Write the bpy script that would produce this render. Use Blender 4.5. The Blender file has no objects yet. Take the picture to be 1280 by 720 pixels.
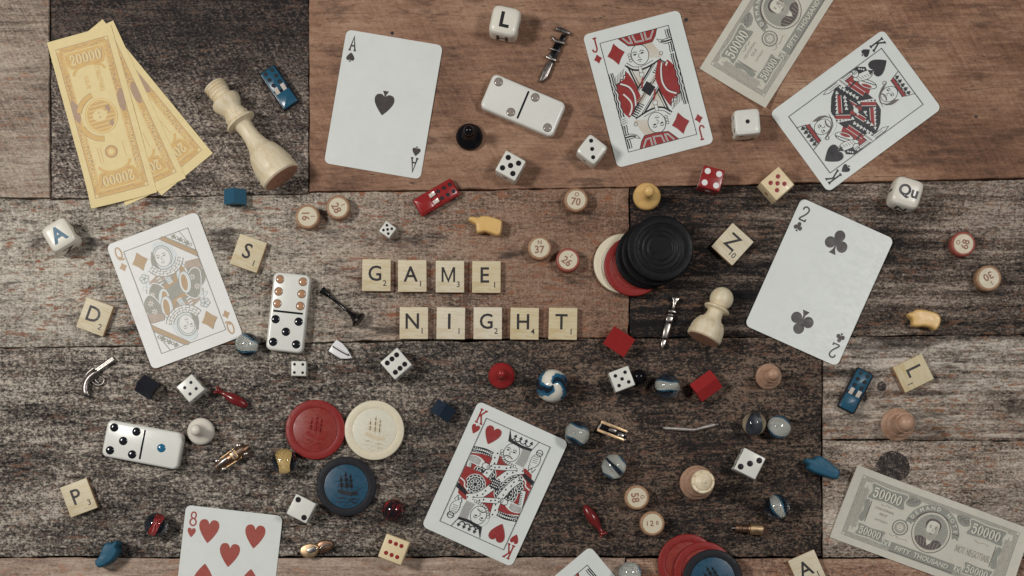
import bpy, bmesh, math, random
from math import sin, cos, pi, radians, sqrt, atan2, hypot
from mathutils import Vector, Matrix

random.seed(7)
scene = bpy.context.scene
COL = scene.collection

# ------------------------------------------------------------------ camera, world, lamps, exposure
H = 1.0                        # camera height above the table (m)
S = 0.5128e-3                  # metres on the table per photograph pixel
PX, PY = 640.0, 640.0          # foot of the lens axis in photograph pixels


def W(px, py, z=0.0):
    """point at height z above the table seen at photograph pixel (px, py)"""
    k = (H - z) / H
    return ((px - PX) * S * k, (PY - py) * S * k, z)


cam_d = bpy.data.cameras.new('camera')
cam_d.sensor_width = 36.0
cam_d.lens = 36.0 * H / (1280 * S)
cam_d.shift_y = (PY - 360.0) / 1280.0
cam_d.clip_start, cam_d.clip_end = 0.05, 20.0
cam = bpy.data.objects.new('camera', cam_d)
cam.location = (0, 0, H)
COL.objects.link(cam)
scene.camera = cam

world = bpy.data.worlds.new('World')
scene.world = world
world.use_nodes = True
bg = world.node_tree.nodes['Background']
bg.inputs[0].default_value = (0.86, 0.93, 1.0, 1)
bg.inputs[1].default_value = 0.06


def area_lamp(name, loc, aim, size, power, color):
    d = bpy.data.lights.new(name, 'AREA')
    d.shape = 'DISK'
    d.size = size
    d.energy = power
    d.color = color
    o = bpy.data.objects.new(name, d)
    o.location = loc
    o.rotation_euler = (Vector(aim) - Vector(loc)).to_track_quat('-Z', 'Y').to_euler()
    COL.objects.link(o)
    return o


area_lamp('studio_lamp', (-0.82, 0.30, 1.04), (-0.12, 0.12, 0), 0.24, 9.3, (1.0, 0.965, 0.92))
area_lamp('studio_lamp', (0.66, 0.30, 1.08), (0.10, 0.12, 0), 0.21, 4.7, (1.0, 0.97, 0.945))

scene.view_settings.view_transform = 'Standard'
scene.view_settings.look = 'None'
scene.view_settings.exposure = 0.0
scene.view_settings.gamma = 1.0
scene.view_settings.use_curve_mapping = False
scene.cycles.use_denoising = True
scene.cycles.caustics_reflective = False
scene.cycles.caustics_refractive = True
scene.cycles.blur_glossy = 3.0
scene.cycles.sample_clamp_indirect = 4.0

# ------------------------------------------------------------------ materials
GAIN = 0.72


def lin(c):
    c /= 255.0
    return c / 12.92 if c <= 0.04045 else ((c + 0.055) / 1.055) ** 2.4


def D(r, g, b):
    """albedo of a thing that shows as r,g,b under the lamps"""
    return tuple(min(0.86, lin(v) / GAIN) for v in (r, g, b)) + (1.0,)


MATS = {}


def new_mat(name):
    m = bpy.data.materials.new(name)
    m.use_nodes = True
    nt = m.node_tree
    return m, nt, nt.nodes['Principled BSDF']


def node(nt, typ, **kw):
    n = nt.nodes.new(typ)
    for k, v in kw.items():
        if k.startswith('i_'):
            n.inputs[int(k[2:])].default_value = v
        else:
            setattr(n, k, v)
    return n


def mathn(nt, op, a, b=None, clamp=False):
    n = nt.nodes.new('ShaderNodeMath')
    n.operation = op
    n.use_clamp = clamp
    for i, v in enumerate((a, b)):
        if v is None:
            continue
        if isinstance(v, (int, float)):
            n.inputs[i].default_value = v
        else:
            nt.links.new(v, n.inputs[i])
    return n.outputs[0]


def smooth(nt, v, a, b):
    n = nt.nodes.new('ShaderNodeMapRange')
    n.interpolation_type = 'SMOOTHSTEP'
    n.inputs[1].default_value = a
    n.inputs[2].default_value = b
    nt.links.new(v, n.inputs[0])
    return n.outputs[0]


def mixc(nt, f, a, b):
    n = nt.nodes.new('ShaderNodeMix')
    n.data_type = 'RGBA'
    if isinstance(f, (int, float)):
        n.inputs[0].default_value = f
    else:
        nt.links.new(f, n.inputs[0])
    for i, v in ((6, a), (7, b)):
        if isinstance(v, tuple):
            n.inputs[i].default_value = v
        else:
            nt.links.new(v, n.inputs[i])
    return n.outputs[2]


def noise(nt, vec, scale3, detail=4, rough=0.6, off=(0, 0, 0), dist=0.0):
    mp = nt.nodes.new('ShaderNodeMapping')
    mp.inputs[1].default_value = off
    mp.inputs[3].default_value = scale3
    nt.links.new(vec, mp.inputs[0])
    n = nt.nodes.new('ShaderNodeTexNoise')
    n.inputs['Scale'].default_value = 1.0
    n.inputs['Detail'].default_value = detail
    n.inputs['Roughness'].default_value = rough
    n.inputs['Distortion'].default_value = dist
    nt.links.new(mp.outputs[0], n.inputs['Vector'])
    return n.outputs[0]


def ramp(nt, f, stops):
    n = nt.nodes.new('ShaderNodeValToRGB')
    el = n.color_ramp.elements
    while len(el) < len(stops):
        el.new(0.5)
    for e, (p, c) in zip(el, stops):
        e.position = p
        e.color = c
    nt.links.new(f, n.inputs[0])
    return n.outputs[0]


def plain(name, rgb, rough=0.5, metal=0.0, var=0.06, nscale=300.0, bump=0.0, coat=0.0, spec=0.5, sss=0.0, stretch=(1, 1, 1)):
    """painted / plastic / paper / metal surface with a little uneven tone"""
    if name in MATS:
        return MATS[name]
    m, nt, b = new_mat(name)
    tc = node(nt, 'ShaderNodeTexCoord')
    n = noise(nt, tc.outputs['Object'], tuple(nscale * s for s in stretch), 5, 0.6)
    c = D(*rgb)
    dk = tuple(v * (1 - var * 2.2) for v in c[:3]) + (1,)
    lt = tuple(min(0.9, v * (1 + var * 1.4)) for v in c[:3]) + (1,)
    col = ramp(nt, n, [(0.25, dk), (0.5, c), (0.75, lt)])
    nt.links.new(col, b.inputs['Base Color'])
    b.inputs['Roughness'].default_value = rough
    wear = noise(nt, tc.outputs['Object'], (170, 260, 210), 6, 0.7, (3, 8, 1), 0.6)
    mr = node(nt, 'ShaderNodeMapRange')
    for i_, v_ in ((1, 0.35), (2, 0.65), (3, rough * 0.78), (4, min(1.0, rough * 1.3))):
        mr.inputs[i_].default_value = v_
    nt.links.new(wear, mr.inputs[0])
    nt.links.new(mr.outputs[0], b.inputs['Roughness'])
    b.inputs['Metallic'].default_value = metal
    b.inputs['Specular IOR Level'].default_value = spec
    if coat:
        b.inputs['Coat Weight'].default_value = coat
        b.inputs['Coat Roughness'].default_value = 0.06
    if sss:
        b.inputs['Subsurface Weight'].default_value = sss
        b.inputs['Subsurface Scale'].default_value = 0.002
    if bump:
        bm = node(nt, 'ShaderNodeBump')
        bm.inputs['Strength'].default_value = 1.0
        bm.inputs['Distance'].default_value = bump
        nt.links.new(n, bm.inputs['Height'])
        nt.links.new(bm.outputs[0], b.inputs['Normal'])
    MATS[name] = m
    return m


def turned_wood(name, rgb, rgb2, axis_scale=(260, 260, 40), rough=0.42, vary=False):
    """pale lacquered wood with fine grain along local z"""
    if name in MATS:
        return MATS[name]
    m, nt, b = new_mat(name)
    tc = node(nt, 'ShaderNodeTexCoord')
    n = noise(nt, tc.outputs['Object'], axis_scale, 6, 0.65, dist=0.3)
    n2 = noise(nt, tc.outputs['Object'], tuple(a * 4 for a in axis_scale), 3, 0.6)
    f = mathn(nt, 'ADD', mathn(nt, 'MULTIPLY', n, 0.7), mathn(nt, 'MULTIPLY', n2, 0.3))
    col = ramp(nt, f, [(0.36, D(*rgb2)), (0.56, D(*rgb))])
    if not vary:
        nt.links.new(col, b.inputs['Base Color'])
    oi = node(nt, 'ShaderNodeObjectInfo')
    hs = node(nt, 'ShaderNodeHueSaturation')
    nt.links.new(col, hs.inputs['Color'])
    nt.links.new(mathn(nt, 'ADD', mathn(nt, 'MULTIPLY', oi.outputs['Random'], 0.5), 0.72), hs.inputs['Saturation'])
    nt.links.new(mathn(nt, 'ADD', mathn(nt, 'MULTIPLY', oi.outputs['Random'], -0.13), 1.05), hs.inputs['Value'])
    if vary:
        nt.links.new(hs.outputs[0], b.inputs['Base Color'])
    b.inputs['Roughness'].default_value = rough
    b.inputs['Specular IOR Level'].default_value = 0.45
    bm = node(nt, 'ShaderNodeBump')
    bm.inputs['Strength'].default_value = 0.4
    bm.inputs['Distance'].default_value = 0.00008
    nt.links.new(f, bm.inputs['Height'])
    nt.links.new(bm.outputs[0], b.inputs['Normal'])
    MATS[name] = m
    return m


def glass(name, tint=(0.93, 0.97, 0.97)):
    if name in MATS:
        return MATS[name]
    m, nt, b = new_mat(name)
    b.inputs['Base Color'].default_value = tint + (1,)
    b.inputs['Transmission Weight'].default_value = 1.0
    b.inputs['Roughness'].default_value = 0.0
    b.inputs['IOR'].default_value = 1.5
    MATS[name] = m
    return m


def plank_mat(name, A, B=None, grad=None, seed=0.0, fleck=None, fleck_amt=0.0, stain=0.5, speck=0.5, ridge=0.0, saw=0.0, bump=1.0, amp=1.0, cross=0.0):
    """weathered board; A, B = (dark, mid, light) tones, B taking over across grad = (axis, from, to) in pixels"""
    m, nt, b = new_mat(name)
    tc = node(nt, 'ShaderNodeTexCoord')
    sc = node(nt, 'ShaderNodeVectorMath', operation='MULTIPLY')
    sc.inputs[1].default_value = (1 / S, 1 / S, 1 / S)      # 1 unit = 1 photograph pixel
    nt.links.new(tc.outputs['Object'], sc.inputs[0])
    v = sc.outputs[0]
    o = (seed * 13.7, seed * 7.3, seed * 3.1)
    big = noise(nt, v, (0.007, 0.016, 0.01), 5, 0.6, o)
    grain = noise(nt, v, (0.016, 0.17, 0.05), 7, 0.7, o, 0.25)
    fib = noise(nt, v, (0.19, 0.33, 0.2), 4, 0.66, o, 0.5)
    fine = noise(nt, v, (0.34, 0.46, 0.3), 3, 0.7, (o[0] + 5, o[1], o[2]))

    def part(n_, amp):
        return mathn(nt, 'MULTIPLY', mathn(nt, 'SUBTRACT', n_, 0.5), amp)
    f = mathn(nt, 'ADD', part(grain, 1.15 - 0.55 * speck), part(fib, 0.25 + 1.45 * speck))
    f = mathn(nt, 'ADD', f, part(fine, 0.35 + 1.15 * speck))
    if amp != 1.0:
        f = mathn(nt, 'MULTIPLY', f, amp)
    f = mathn(nt, 'ADD', f, part(big, 0.85))
    if cross:
        cr = noise(nt, v, (0.42, 0.022, 0.1), 4, 0.7, (o[0] + 3, o[1] + 9, o[2]), 0.3)
        f = mathn(nt, 'ADD', f, part(cr, cross * 2.0))
    if ridge:
        rd = noise(nt, v, (0.0045, 0.11, 0.02), 4, 0.6, o, 0.15)
        f = mathn(nt, 'ADD', f, part(rd, ridge * 2.6))
    if saw:
        mp = node(nt, 'ShaderNodeMapping')
        mp.inputs[2].default_value = (0, 0, radians(-28))
        nt.links.new(v, mp.inputs[0])
        sw = noise(nt, mp.outputs[0], (0.30, 0.02, 0.05), 4, 0.65, o)
        f = mathn(nt, 'ADD', f, part(sw, saw * 2.2))
    f = mathn(nt, 'ADD', f, 0.5)
    h = f

    def tones(T):
        return ramp(nt, f, [(0.22, D(*T[0])), (0.50, D(*T[1])), (0.78, D(*T[2]))])
    col = tones(A)
    if B:
        sp = node(nt, 'ShaderNodeSeparateXYZ')
        nt.links.new(v, sp.inputs[0])
        ax, p0, p1 = grad
        if ax == 'x':
            e0, e1 = p0 - PX, p1 - PX
            src = sp.outputs[0]
        else:
            e0, e1 = PY - p0, PY - p1
            src = sp.outputs[1]
        wob = mathn(nt, 'ADD', src, mathn(nt, 'MULTIPLY', mathn(nt, 'SUBTRACT', mathn(nt, 'ADD', big, grain), 1.0), abs(p1 - p0) * 0.9))
        g = smooth(nt, wob, min(e0, e1), max(e0, e1))
        if e0 > e1:
            g = mathn(nt, 'SUBTRACT', 1.0, g)
        col = mixc(nt, g, col, tones(B))
    if fleck:
        fl = noise(nt, v, (0.055, 0.19, 0.1), 5, 0.7, (o[0] + 91, o[1], o[2]), 0.3)
        where = smooth(nt, noise(nt, v, (0.008, 0.018, 0.01), 4, 0.6, (o[0] + 51, o[1], o[2])), 0.36, 0.54)
        fm = smooth(nt, fl, 0.555, 0.61)
        col = mixc(nt, mathn(nt, 'MULTIPLY', mathn(nt, 'MULTIPLY', fm, where), min(1.0, 0.25 + 0.75 * fleck_amt)), col, D(*fleck))
    if stain:
        st = noise(nt, v, (0.012, 0.045, 0.02), 6, 0.7, (o[0] + 37, o[1] + 5, o[2]), 0.2)
        sm = smooth(nt, st, 0.53, 0.66)
        col = mixc(nt, mathn(nt, 'MULTIPLY', sm, stain), col, D(38, 34, 34))
    # thin drying cracks along the grain
    ck = noise(nt, v, (0.0035, 0.055, 0.02), 3, 0.5, (o[0] + 11, o[1] + 71, o[2]), 0.15)
    ca = mathn(nt, 'ABSOLUTE', mathn(nt, 'SUBTRACT', ck, 0.52))
    cm = mathn(nt, 'SUBTRACT', 1.0, smooth(nt, ca, 0.0, 0.006))
    cm = mathn(nt, 'MULTIPLY', cm, smooth(nt, grain, 0.42, 0.6))
    col = mixc(nt, mathn(nt, 'MULTIPLY', cm, 0.75), col, D(34, 30, 30))
    nt.links.new(col, b.inputs['Base Color'])
    b.inputs['Roughness'].default_value = 0.82
    b.inputs['Specular IOR Level'].default_value = 0.25
    hh = mathn(nt, 'SUBTRACT', h, mathn(nt, 'MULTIPLY', cm, 0.25))
    bp = node(nt, 'ShaderNodeBump')
    bp.inputs['Strength'].default_value = 0.8
    bp.inputs['Distance'].default_value = 0.0009 * bump
    nt.links.new(hh, bp.inputs['Height'])
    nt.links.new(bp.outputs[0], b.inputs['Normal'])
    return m


# inks and common surfaces
INK = {
    'black': plain('black_ink', (30, 28, 32), 0.42, var=0.03),
    'red': plain('red_ink', (132, 42, 40), 0.42, var=0.03),
    'white': plain('card_stock', (196, 200, 196), 0.38, var=0.018, nscale=45),
    'line': plain('fine_line_ink', (92, 84, 78), 0.45, var=0.03),
    'tan': plain('tan_line_ink', (176, 160, 138), 0.45, var=0.03),
    'softblack': plain('glare_washed_black_ink', (62, 56, 55), 0.42, var=0.05),  # lifted tone paints in lamp glare on the ace of spades
    'softred': plain('glare_washed_red_ink', (142, 66, 56), 0.42, var=0.05),  # lifted tone paints in lamp glare on the eight of hearts
    'gold': plain('glare_washed_gold_ink', (167, 142, 111), 0.4, var=0.06, nscale=1500),  # queen of diamonds: lamp glare painted in as pale gold and grey
    'grey': plain('glare_washed_grey_ink', (143, 141, 132), 0.42, var=0.04),
    'taupe': plain('glare_washed_taupe_ink', (164, 150, 136), 0.42, var=0.04),
    'paleblue': plain('glare_washed_blue_ink', (192, 198, 197), 0.42, var=0.03),
    'ivory': plain('glare_lit_card_stock', (222, 214, 203), 0.40, var=0.018, nscale=45),  # brighter stock carries the lamp glare painted onto the queen
    'note': plain('grey_note_paper', (184, 181, 168), 0.7, var=0.03, nscale=250),
    'notegreen': plain('grey_green_note_ink', (132, 133, 125), 0.7, var=0.16, nscale=2500),
    'notedark': plain('dark_note_ink', (88, 78, 76), 0.7, var=0.08, nscale=2000),
    'notelight': plain('light_note_ink', (192, 190, 176), 0.7, var=0.03),
    'notemid': plain('mid_note_ink', (158, 153, 142), 0.7, var=0.14, nscale=2500),
    'yellow': plain('yellow_note_paper', (217, 189, 141), 0.7, var=0.02, nscale=250),
    'ygold': plain('gold_note_ink', (196, 164, 108), 0.7, var=0.06, nscale=2500),
    'ygrey': plain('grey_brown_note_ink', (160, 136, 116), 0.7, var=0.12, nscale=3000),
    'bingoink': plain('brown_stamp_ink', (132, 96, 78), 0.7, var=0.10, nscale=1500),
    'tileink': plain('tile_letter_ink', (34, 30, 32), 0.5, var=0.05),
    'blueink': plain('blue_letter_ink', (38, 84, 108), 0.4, var=0.05),
}

# ------------------------------------------------------------------ mesh helpers


def tag(o, label=None, cat=None, group=None, kind=None):
    if label:
        o['label'] = label
    if cat:
        o['category'] = cat
    if group:
        o['group'] = group
    if kind:
        o['kind'] = kind
    return o


def empty(name, px, py, theta=0.0, z=0.0, zoff=0.0):
    """Empty at the base of a thing whose reference point shows at (px, py) at height z"""
    o = bpy.data.objects.new(name, None)
    x, y, _ = W(px, py, z)
    o.location = (x, y, zoff)
    o.rotation_euler = (0, 0, -radians(theta))
    o.empty_display_size = 0.01
    COL.objects.link(o)
    return o


def link(name, me, parent=None):
    o = bpy.data.objects.new(name, me)
    COL.objects.link(o)
    if parent:
        o.parent = parent
    return o


class MB:
    """collects faces in millimetres"""

    def __init__(self):
        self.v, self.f, self.m = [], [], []

    def add(self, vs, fs, mi=0, M=None):
        n = len(self.v)
        for p in vs:
            p = Vector(p)
            if M:
                p = M @ p
            self.v.append(p)
        for f in fs:
            self.f.append(tuple(n + i for i in f))
            self.m.append(mi)

    def box(self, x0, x1, y0, y1, z0, z1, mi=0, M=None):
        vs = [(x, y, z) for z in (z0, z1) for y in (y0, y1) for x in (x0, x1)]
        fs = [(0, 2, 3, 1), (4, 5, 7, 6), (0, 1, 5, 4), (2, 6, 7, 3), (0, 4, 6, 2), (1, 3, 7, 5)]
        self.add(vs, fs, mi, M)

    def lathe(self, prof, n=32, mi=0, M=None):
        """prof: (r, z) bottom to top"""
        vs, fs = [], []
        rings = []
        for r, z in prof:
            if r < 1e-6:
                rings.append([len(vs)])
                vs.append((0, 0, z))
            else:
                rings.append(list(range(len(vs), len(vs) + n)))
                vs += [(r * cos(2 * pi * i / n), r * sin(2 * pi * i / n), z) for i in range(n)]
        for a, b in zip(rings, rings[1:]):
            if len(a) == 1 and len(b) == 1:
                continue
            for i in range(n):
                j = (i + 1) % n
                if len(a) == 1:
                    fs.append((a[0], b[j], b[i]))
                elif len(b) == 1:
                    fs.append((a[i], a[j], b[0]))
                else:
                    fs.append((a[i], a[j], b[j], b[i]))
        if len(rings[0]) > 1:
            fs.append(tuple(reversed(rings[0])))
        if len(rings[-1]) > 1:
            fs.append(tuple(rings[-1]))
        self.add(vs, fs, mi, M)

    def sphere(self, c, r, n=20, mi=0, M=None, sc=(1, 1, 1)):
        k = n // 2
        prof = [(r * sin(pi * i / k) if 0 < i < k else 0.0, -r * cos(pi * i / k)) for i in range(k + 1)]
        T = Matrix.Translation(c) @ Matrix.Diagonal((sc[0], sc[1], sc[2], 1))
        self.lathe(prof, n, mi, (M @ T) if M else T)

    def tube(self, pts, rad, n=10, mi=0, M=None, flat=1.0, cap=True):
        """swept round section; flat squeezes it in the direction nearest z"""
        pts = [Vector(p) for p in pts]
        if isinstance(rad, (int, float)):
            rad = [rad] * len(pts)
        vs, fs = [], []
        for i, p in enumerate(pts):
            t = (pts[min(i + 1, len(pts) - 1)] - pts[max(i - 1, 0)]).normalized()
            up = Vector((0, 0, 1)) if abs(t.z) < 0.9 else Vector((0, 1, 0))
            s = t.cross(up).normalized()
            u = s.cross(t).normalized()
            for k in range(n):
                a = 2 * pi * k / n
                vs.append(p + s * rad[i] * cos(a) + u * rad[i] * flat * sin(a))
        for i in range(len(pts) - 1):
            for k in range(n):
                l = (k + 1) % n
                fs.append((i * n + k, i * n + l, (i + 1) * n + l, (i + 1) * n + k))
        if cap:
            fs.append(tuple(reversed(range(n))))
            fs.append(tuple(range((len(pts) - 1) * n, len(pts) * n)))
        self.add(vs, fs, mi, M)

    def prism(self, pts, z0, z1, mi=0, M=None):
        """outline extruded from z0 to z1"""
        if area2(pts) < 0:
            pts = pts[::-1]
        n = len(pts)
        vs = [(x, y, z0) for x, y in pts] + [(x, y, z1) for x, y in pts]
        fs = [tuple(reversed(range(n))), tuple(range(n, 2 * n))]
        fs += [(i, (i + 1) % n, n + (i + 1) % n, n + i) for i in range(n)]
        self.add(vs, fs, mi, M)

    def pillow(self, pts, rings, mi=0, M=None):
        """outline lofted through (inset, z) rings, so edges come out rounded"""
        if area2(pts) < 0:
            pts = pts[::-1]
        n = len(pts)
        nor = normals2(pts)
        vs, fs = [], []
        for ins, z in rings:
            vs += [(x - a * ins, y - b * ins, z) for (x, y), (a, b) in zip(pts, nor)]
        for k in range(len(rings) - 1):
            fs += [(k * n + i, k * n + (i + 1) % n, (k + 1) * n + (i + 1) % n, (k + 1) * n + i) for i in range(n)]
        fs.append(tuple(reversed(range(n))))
        fs.append(tuple(range((len(rings) - 1) * n, len(rings) * n)))
        self.add(vs, fs, mi, M)

    def mesh(self, name, mats, smooth_deg=38):
        me = bpy.data.meshes.new(name)
        me.from_pydata([tuple(p * 0.001) for p in self.v], [], self.f)
        if not isinstance(mats, (list, tuple)):
            mats = [mats]
        for m in mats:
            me.materials.append(m)
        me.polygons.foreach_set('material_index', self.m)
        if smooth_deg:
            me.shade_smooth()
            me.set_sharp_from_angle(angle=radians(smooth_deg))
        me.update()
        return me

    def build(self, name, mats, parent=None, smooth_deg=38, bevel=0.0):
        me = self.mesh(name, mats, smooth_deg)
        o = link(name, me, parent)
        if bevel:
            bm = bmesh.new()
            bm.from_mesh(me)
            bmesh.ops.remove_doubles(bm, verts=bm.verts, dist=1e-7)
            ed = [e for e in bm.edges if len(e.link_faces) == 2 and e.calc_face_angle(0) > radians(30)]
            bmesh.ops.bevel(bm, geom=ed, offset=bevel * 0.001, segments=3, affect='EDGES', profile=0.5, clamp_overlap=True)
            bm.to_mesh(me)
            bm.free()
            me.shade_smooth()
            me.set_sharp_from_angle(angle=radians(smooth_deg or 38))
        return o


def area2(p):
    return sum(p[i][0] * p[(i + 1) % len(p)][1] - p[(i + 1) % len(p)][0] * p[i][1] for i in range(len(p))) / 2


def normals2(p):
    n = len(p)
    out = []
    for i in range(n):
        a, b, c = p[i - 1], p[i], p[(i + 1) % n]
        e1, e2 = (b[0] - a[0], b[1] - a[1]), (c[0] - b[0], c[1] - b[1])
        l1, l2 = hypot(*e1) or 1, hypot(*e2) or 1
        nx, ny = e1[1] / l1 + e2[1] / l2, -e1[0] / l1 - e2[0] / l2
        l = hypot(nx, ny) or 1
        nx, ny = nx / l, ny / l
        k = max(0.5, nx * e1[1] / l1 - ny * e1[0] / l1)
        out.append((nx / k, ny / k))
    return out


def round_rect(w, h, r, n=6, cx=0, cy=0):
    pts = []
    for sx, sy, a0 in ((1, 1, 0), (-1, 1, 90), (-1, -1, 180), (1, -1, 270)):
        for i in range(n + 1):
            a = radians(a0 + 90 * i / n)
            pts.append((cx + sx * (w / 2 - r) + r * cos(a), cy + sy * (h / 2 - r) + r * sin(a)))
    return pts


def smooth_closed(pts, sub=4):
    """Catmull-Rom through a closed outline"""
    n = len(pts)
    out = []
    for i in range(n):
        p0, p1, p2, p3 = pts[i - 1], pts[i], pts[(i + 1) % n], pts[(i + 2) % n]
        for k in range(sub):
            t = k / sub
            out.append(tuple(0.5 * (2 * p1[d] + (p2[d] - p0[d]) * t + (2 * p0[d] - 5 * p1[d] + 4 * p2[d] - p3[d]) * t * t
                                    + (3 * p1[d] - p0[d] - 3 * p2[d] + p3[d]) * t ** 3) for d in (0, 1)))
    return out


def smooth_open(pts, sub=5):
    out = []
    n = len(pts)
    for i in range(n - 1):
        p0, p1, p2, p3 = pts[max(i - 1, 0)], pts[i], pts[i + 1], pts[min(i + 2, n - 1)]
        for k in range(sub):
            t = k / sub
            out.append(tuple(0.5 * (2 * p1[d] + (p2[d] - p0[d]) * t + (2 * p0[d] - 5 * p1[d] + 4 * p2[d] - p3[d]) * t * t
                                    + (3 * p1[d] - p0[d] - 3 * p2[d] + p3[d]) * t ** 3) for d in range(len(p1))))
    out.append(tuple(pts[-1]))
    return out


_TXT = {}


def glyphs(s, bold=0.0):
    key = (s, bold)
    if key not in _TXT:
        c = bpy.data.curves.new('lettering', 'FONT')
        c.body = s
        c.size = 1.0
        c.offset = bold
        c.resolution_u = 3
        o = bpy.data.objects.new('lettering', c)
        COL.objects.link(o)
        dg = bpy.context.evaluated_depsgraph_get()
        me = bpy.data.meshes.new_from_object(o.evaluated_get(dg))
        vs = [(v.co.x, v.co.y) for v in me.vertices]
        fs = [tuple(p.vertices) for p in me.polygons]
        bpy.data.objects.remove(o)
        bpy.data.curves.remove(c)
        bpy.data.meshes.remove(me)
        xs, ys = [v[0] for v in vs], [v[1] for v in vs]
        cx, cy = (min(xs) + max(xs)) / 2, (min(ys) + max(ys)) / 2
        _TXT[key] = ([(x - cx, y - cy) for x, y in vs], fs, max(xs) - min(xs), max(ys) - min(ys))
    return _TXT[key]


class Print:
    """flat print laid on a face: shapes in millimetres, each one a hair above the last"""

    def __init__(self, z=0.0, step=0.0012):
        self.v, self.f, self.m, self.cols = [], [], [], []
        self.z, self.step = z, step
        self.rot, self.off, self.sc, self.fat = 0.0, (0.0, 0.0), (1.0, 1.0), 0.0

    def _mi(self, c):
        if c not in self.cols:
            self.cols.append(c)
        return self.cols.index(c)

    def raw(self, col, vs, fs, lift=True):
        if lift:
            self.z += self.step
        n = len(self.v)
        c, s = cos(self.rot), sin(self.rot)
        for x, y in vs:
            x, y = x * self.sc[0], y * self.sc[1]
            self.v.append((x * c - y * s + self.off[0], x * s + y * c + self.off[1], self.z))
        mi = self._mi(col)
        flip = self.sc[0] * self.sc[1] < 0
        for f in fs:
            idx = tuple(n + i for i in f)
            self.f.append(idx[::-1] if flip else idx)
            self.m.append(mi)

    def poly(self, col, pts):
        if area2(pts) < 0:
            pts = pts[::-1]
        self.raw(col, pts, [tuple(range(len(pts)))])

    def ell(self, col, cx, cy, rx, ry=None, rot=0.0, n=24):
        ry = ry or rx
        c, s = cos(rot), sin(rot)
        self.poly(col, [(cx + rx * cos(2 * pi * i / n) * c - ry * sin(2 * pi * i / n) * s,
                         cy + rx * cos(2 * pi * i / n) * s + ry * sin(2 * pi * i / n) * c) for i in range(n)])

    def stroke(self, col, pts, w, closed=False, w2=None, lift=True):
        n = len(pts)
        if col not in ('white', 'ivory', 'paleblue'):
            w += self.fat
        vs = []
        for i in range(n):
            a = pts[i - 1] if (i > 0 or closed) else pts[0]
            b = pts[(i + 1) % n] if (i < n - 1 or closed) else pts[-1]
            p = pts[i]
            d1 = (p[0] - a[0], p[1] - a[1])
            d2 = (b[0] - p[0], b[1] - p[1])
            l1, l2 = hypot(*d1), hypot(*d2)
            if l1 < 1e-9:
                d1, l1 = d2, l2
            if l2 < 1e-9:
                d2, l2 = d1, l1
            n1, n2 = (-d1[1] / (l1 or 1), d1[0] / (l1 or 1)), (-d2[1] / (l2 or 1), d2[0] / (l2 or 1))
            nx, ny = n1[0] + n2[0], n1[1] + n2[1]
            l = hypot(nx, ny) or 1
            nx, ny = nx / l, ny / l
            k = max(0.45, nx * n1[0] + ny * n1[1])
            ww = (w if w2 is None else w + (w2 - w) * i / max(1, n - 1)) / 2 / k
            vs += [(p[0] + nx * ww, p[1] + ny * ww), (p[0] - nx * ww, p[1] - ny * ww)]
        fs = [(2 * i, 2 * i + 1, 2 * i + 3, 2 * i + 2) for i in range(n - 1)]
        if closed:
            fs.append((2 * n - 2, 2 * n - 1, 1, 0))
        self.raw(col, vs, fs, lift)

    def curve(self, col, pts, w, sub=5, w2=None):
        self.stroke(col, smooth_open(pts, sub), w, w2=w2)

    def ring(self, col, cx, cy, rx, ry, w, n=28, rot=0.0, a0=0, a1=360):
        c, s = cos(rot), sin(rot)
        full = a1 - a0 >= 360
        k = n if full else n + 1
        pts = []
        for i in range(k):
            a = radians(a0 + (a1 - a0) * i / n)
            x, y = rx * cos(a), ry * sin(a)
            pts.append((cx + x * c - y * s, cy + x * s + y * c))
        self.stroke(col, pts, w, closed=full)

    def text(self, col, s, cx, cy, h, rot=0.0, bold=0.0, sx=1.0):
        vs, fs, tw, th = glyphs(s, bold)
        k = h / th
        c, sn = cos(rot), sin(rot)
        self.raw(col, [(cx + x * k * sx * c - y * k * sn, cy + x * k * sx * sn + y * k * c) for x, y in vs], fs)
        return tw * k * sx

    def build(self, name, parent=None, zoff=0.0):
        me = bpy.data.meshes.new(name)
        me.from_pydata([(x * 0.001, y * 0.001, (z + zoff) * 0.001) for x, y, z in self.v], [], self.f)
        for c in self.cols:
            me.materials.append(INK[c])
        me.polygons.foreach_set('material_index', self.m)
        me.update()
        return link(name, me, parent)


# ------------------------------------------------------------------ the plank table
def px_outline(top, bottom, jit, seed, step=9.0):
    """closed outline (pixels) between a top and a bottom polyline, edges slightly ragged"""
    rnd = random.Random(seed)
    pts = top + bottom[::-1]
    out = []
    n = len(pts)
    for i in range(n):
        a, b = pts[i], pts[(i + 1) % n]
        L = hypot(b[0] - a[0], b[1] - a[1])
        k = max(1, int(L / step))
        nx, ny = -(b[1] - a[1]) / (L or 1), (b[0] - a[0]) / (L or 1)
        w = 0.0
        for j in range(k):
            t = j / k
            w = 0.6 * w + rnd.gauss(0, jit) if j else 0.0
            out.append((a[0] + (b[0] - a[0]) * t + nx * w, a[1] + (b[1] - a[1]) * t + ny * w))
    return out


table = bpy.data.objects.new('tabletop', None)
COL.objects.link(table)
tag(table, kind='structure')


def plank(top, bottom, mat, seed, drop=0.0, jit=0.35):
    pts = [((x - PX) * S * 1000, (PY - y) * S * 1000) for x, y in px_outline(top, bottom, jit, seed)]
    mb = MB()
    mb.pillow(pts, [(0.0, -20.0 - drop), (0.0, -0.7 - drop), (0.15, -0.25 - drop), (0.55, -drop)])
    return mb.build('plank', mat, table, smooth_deg=50)


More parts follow.
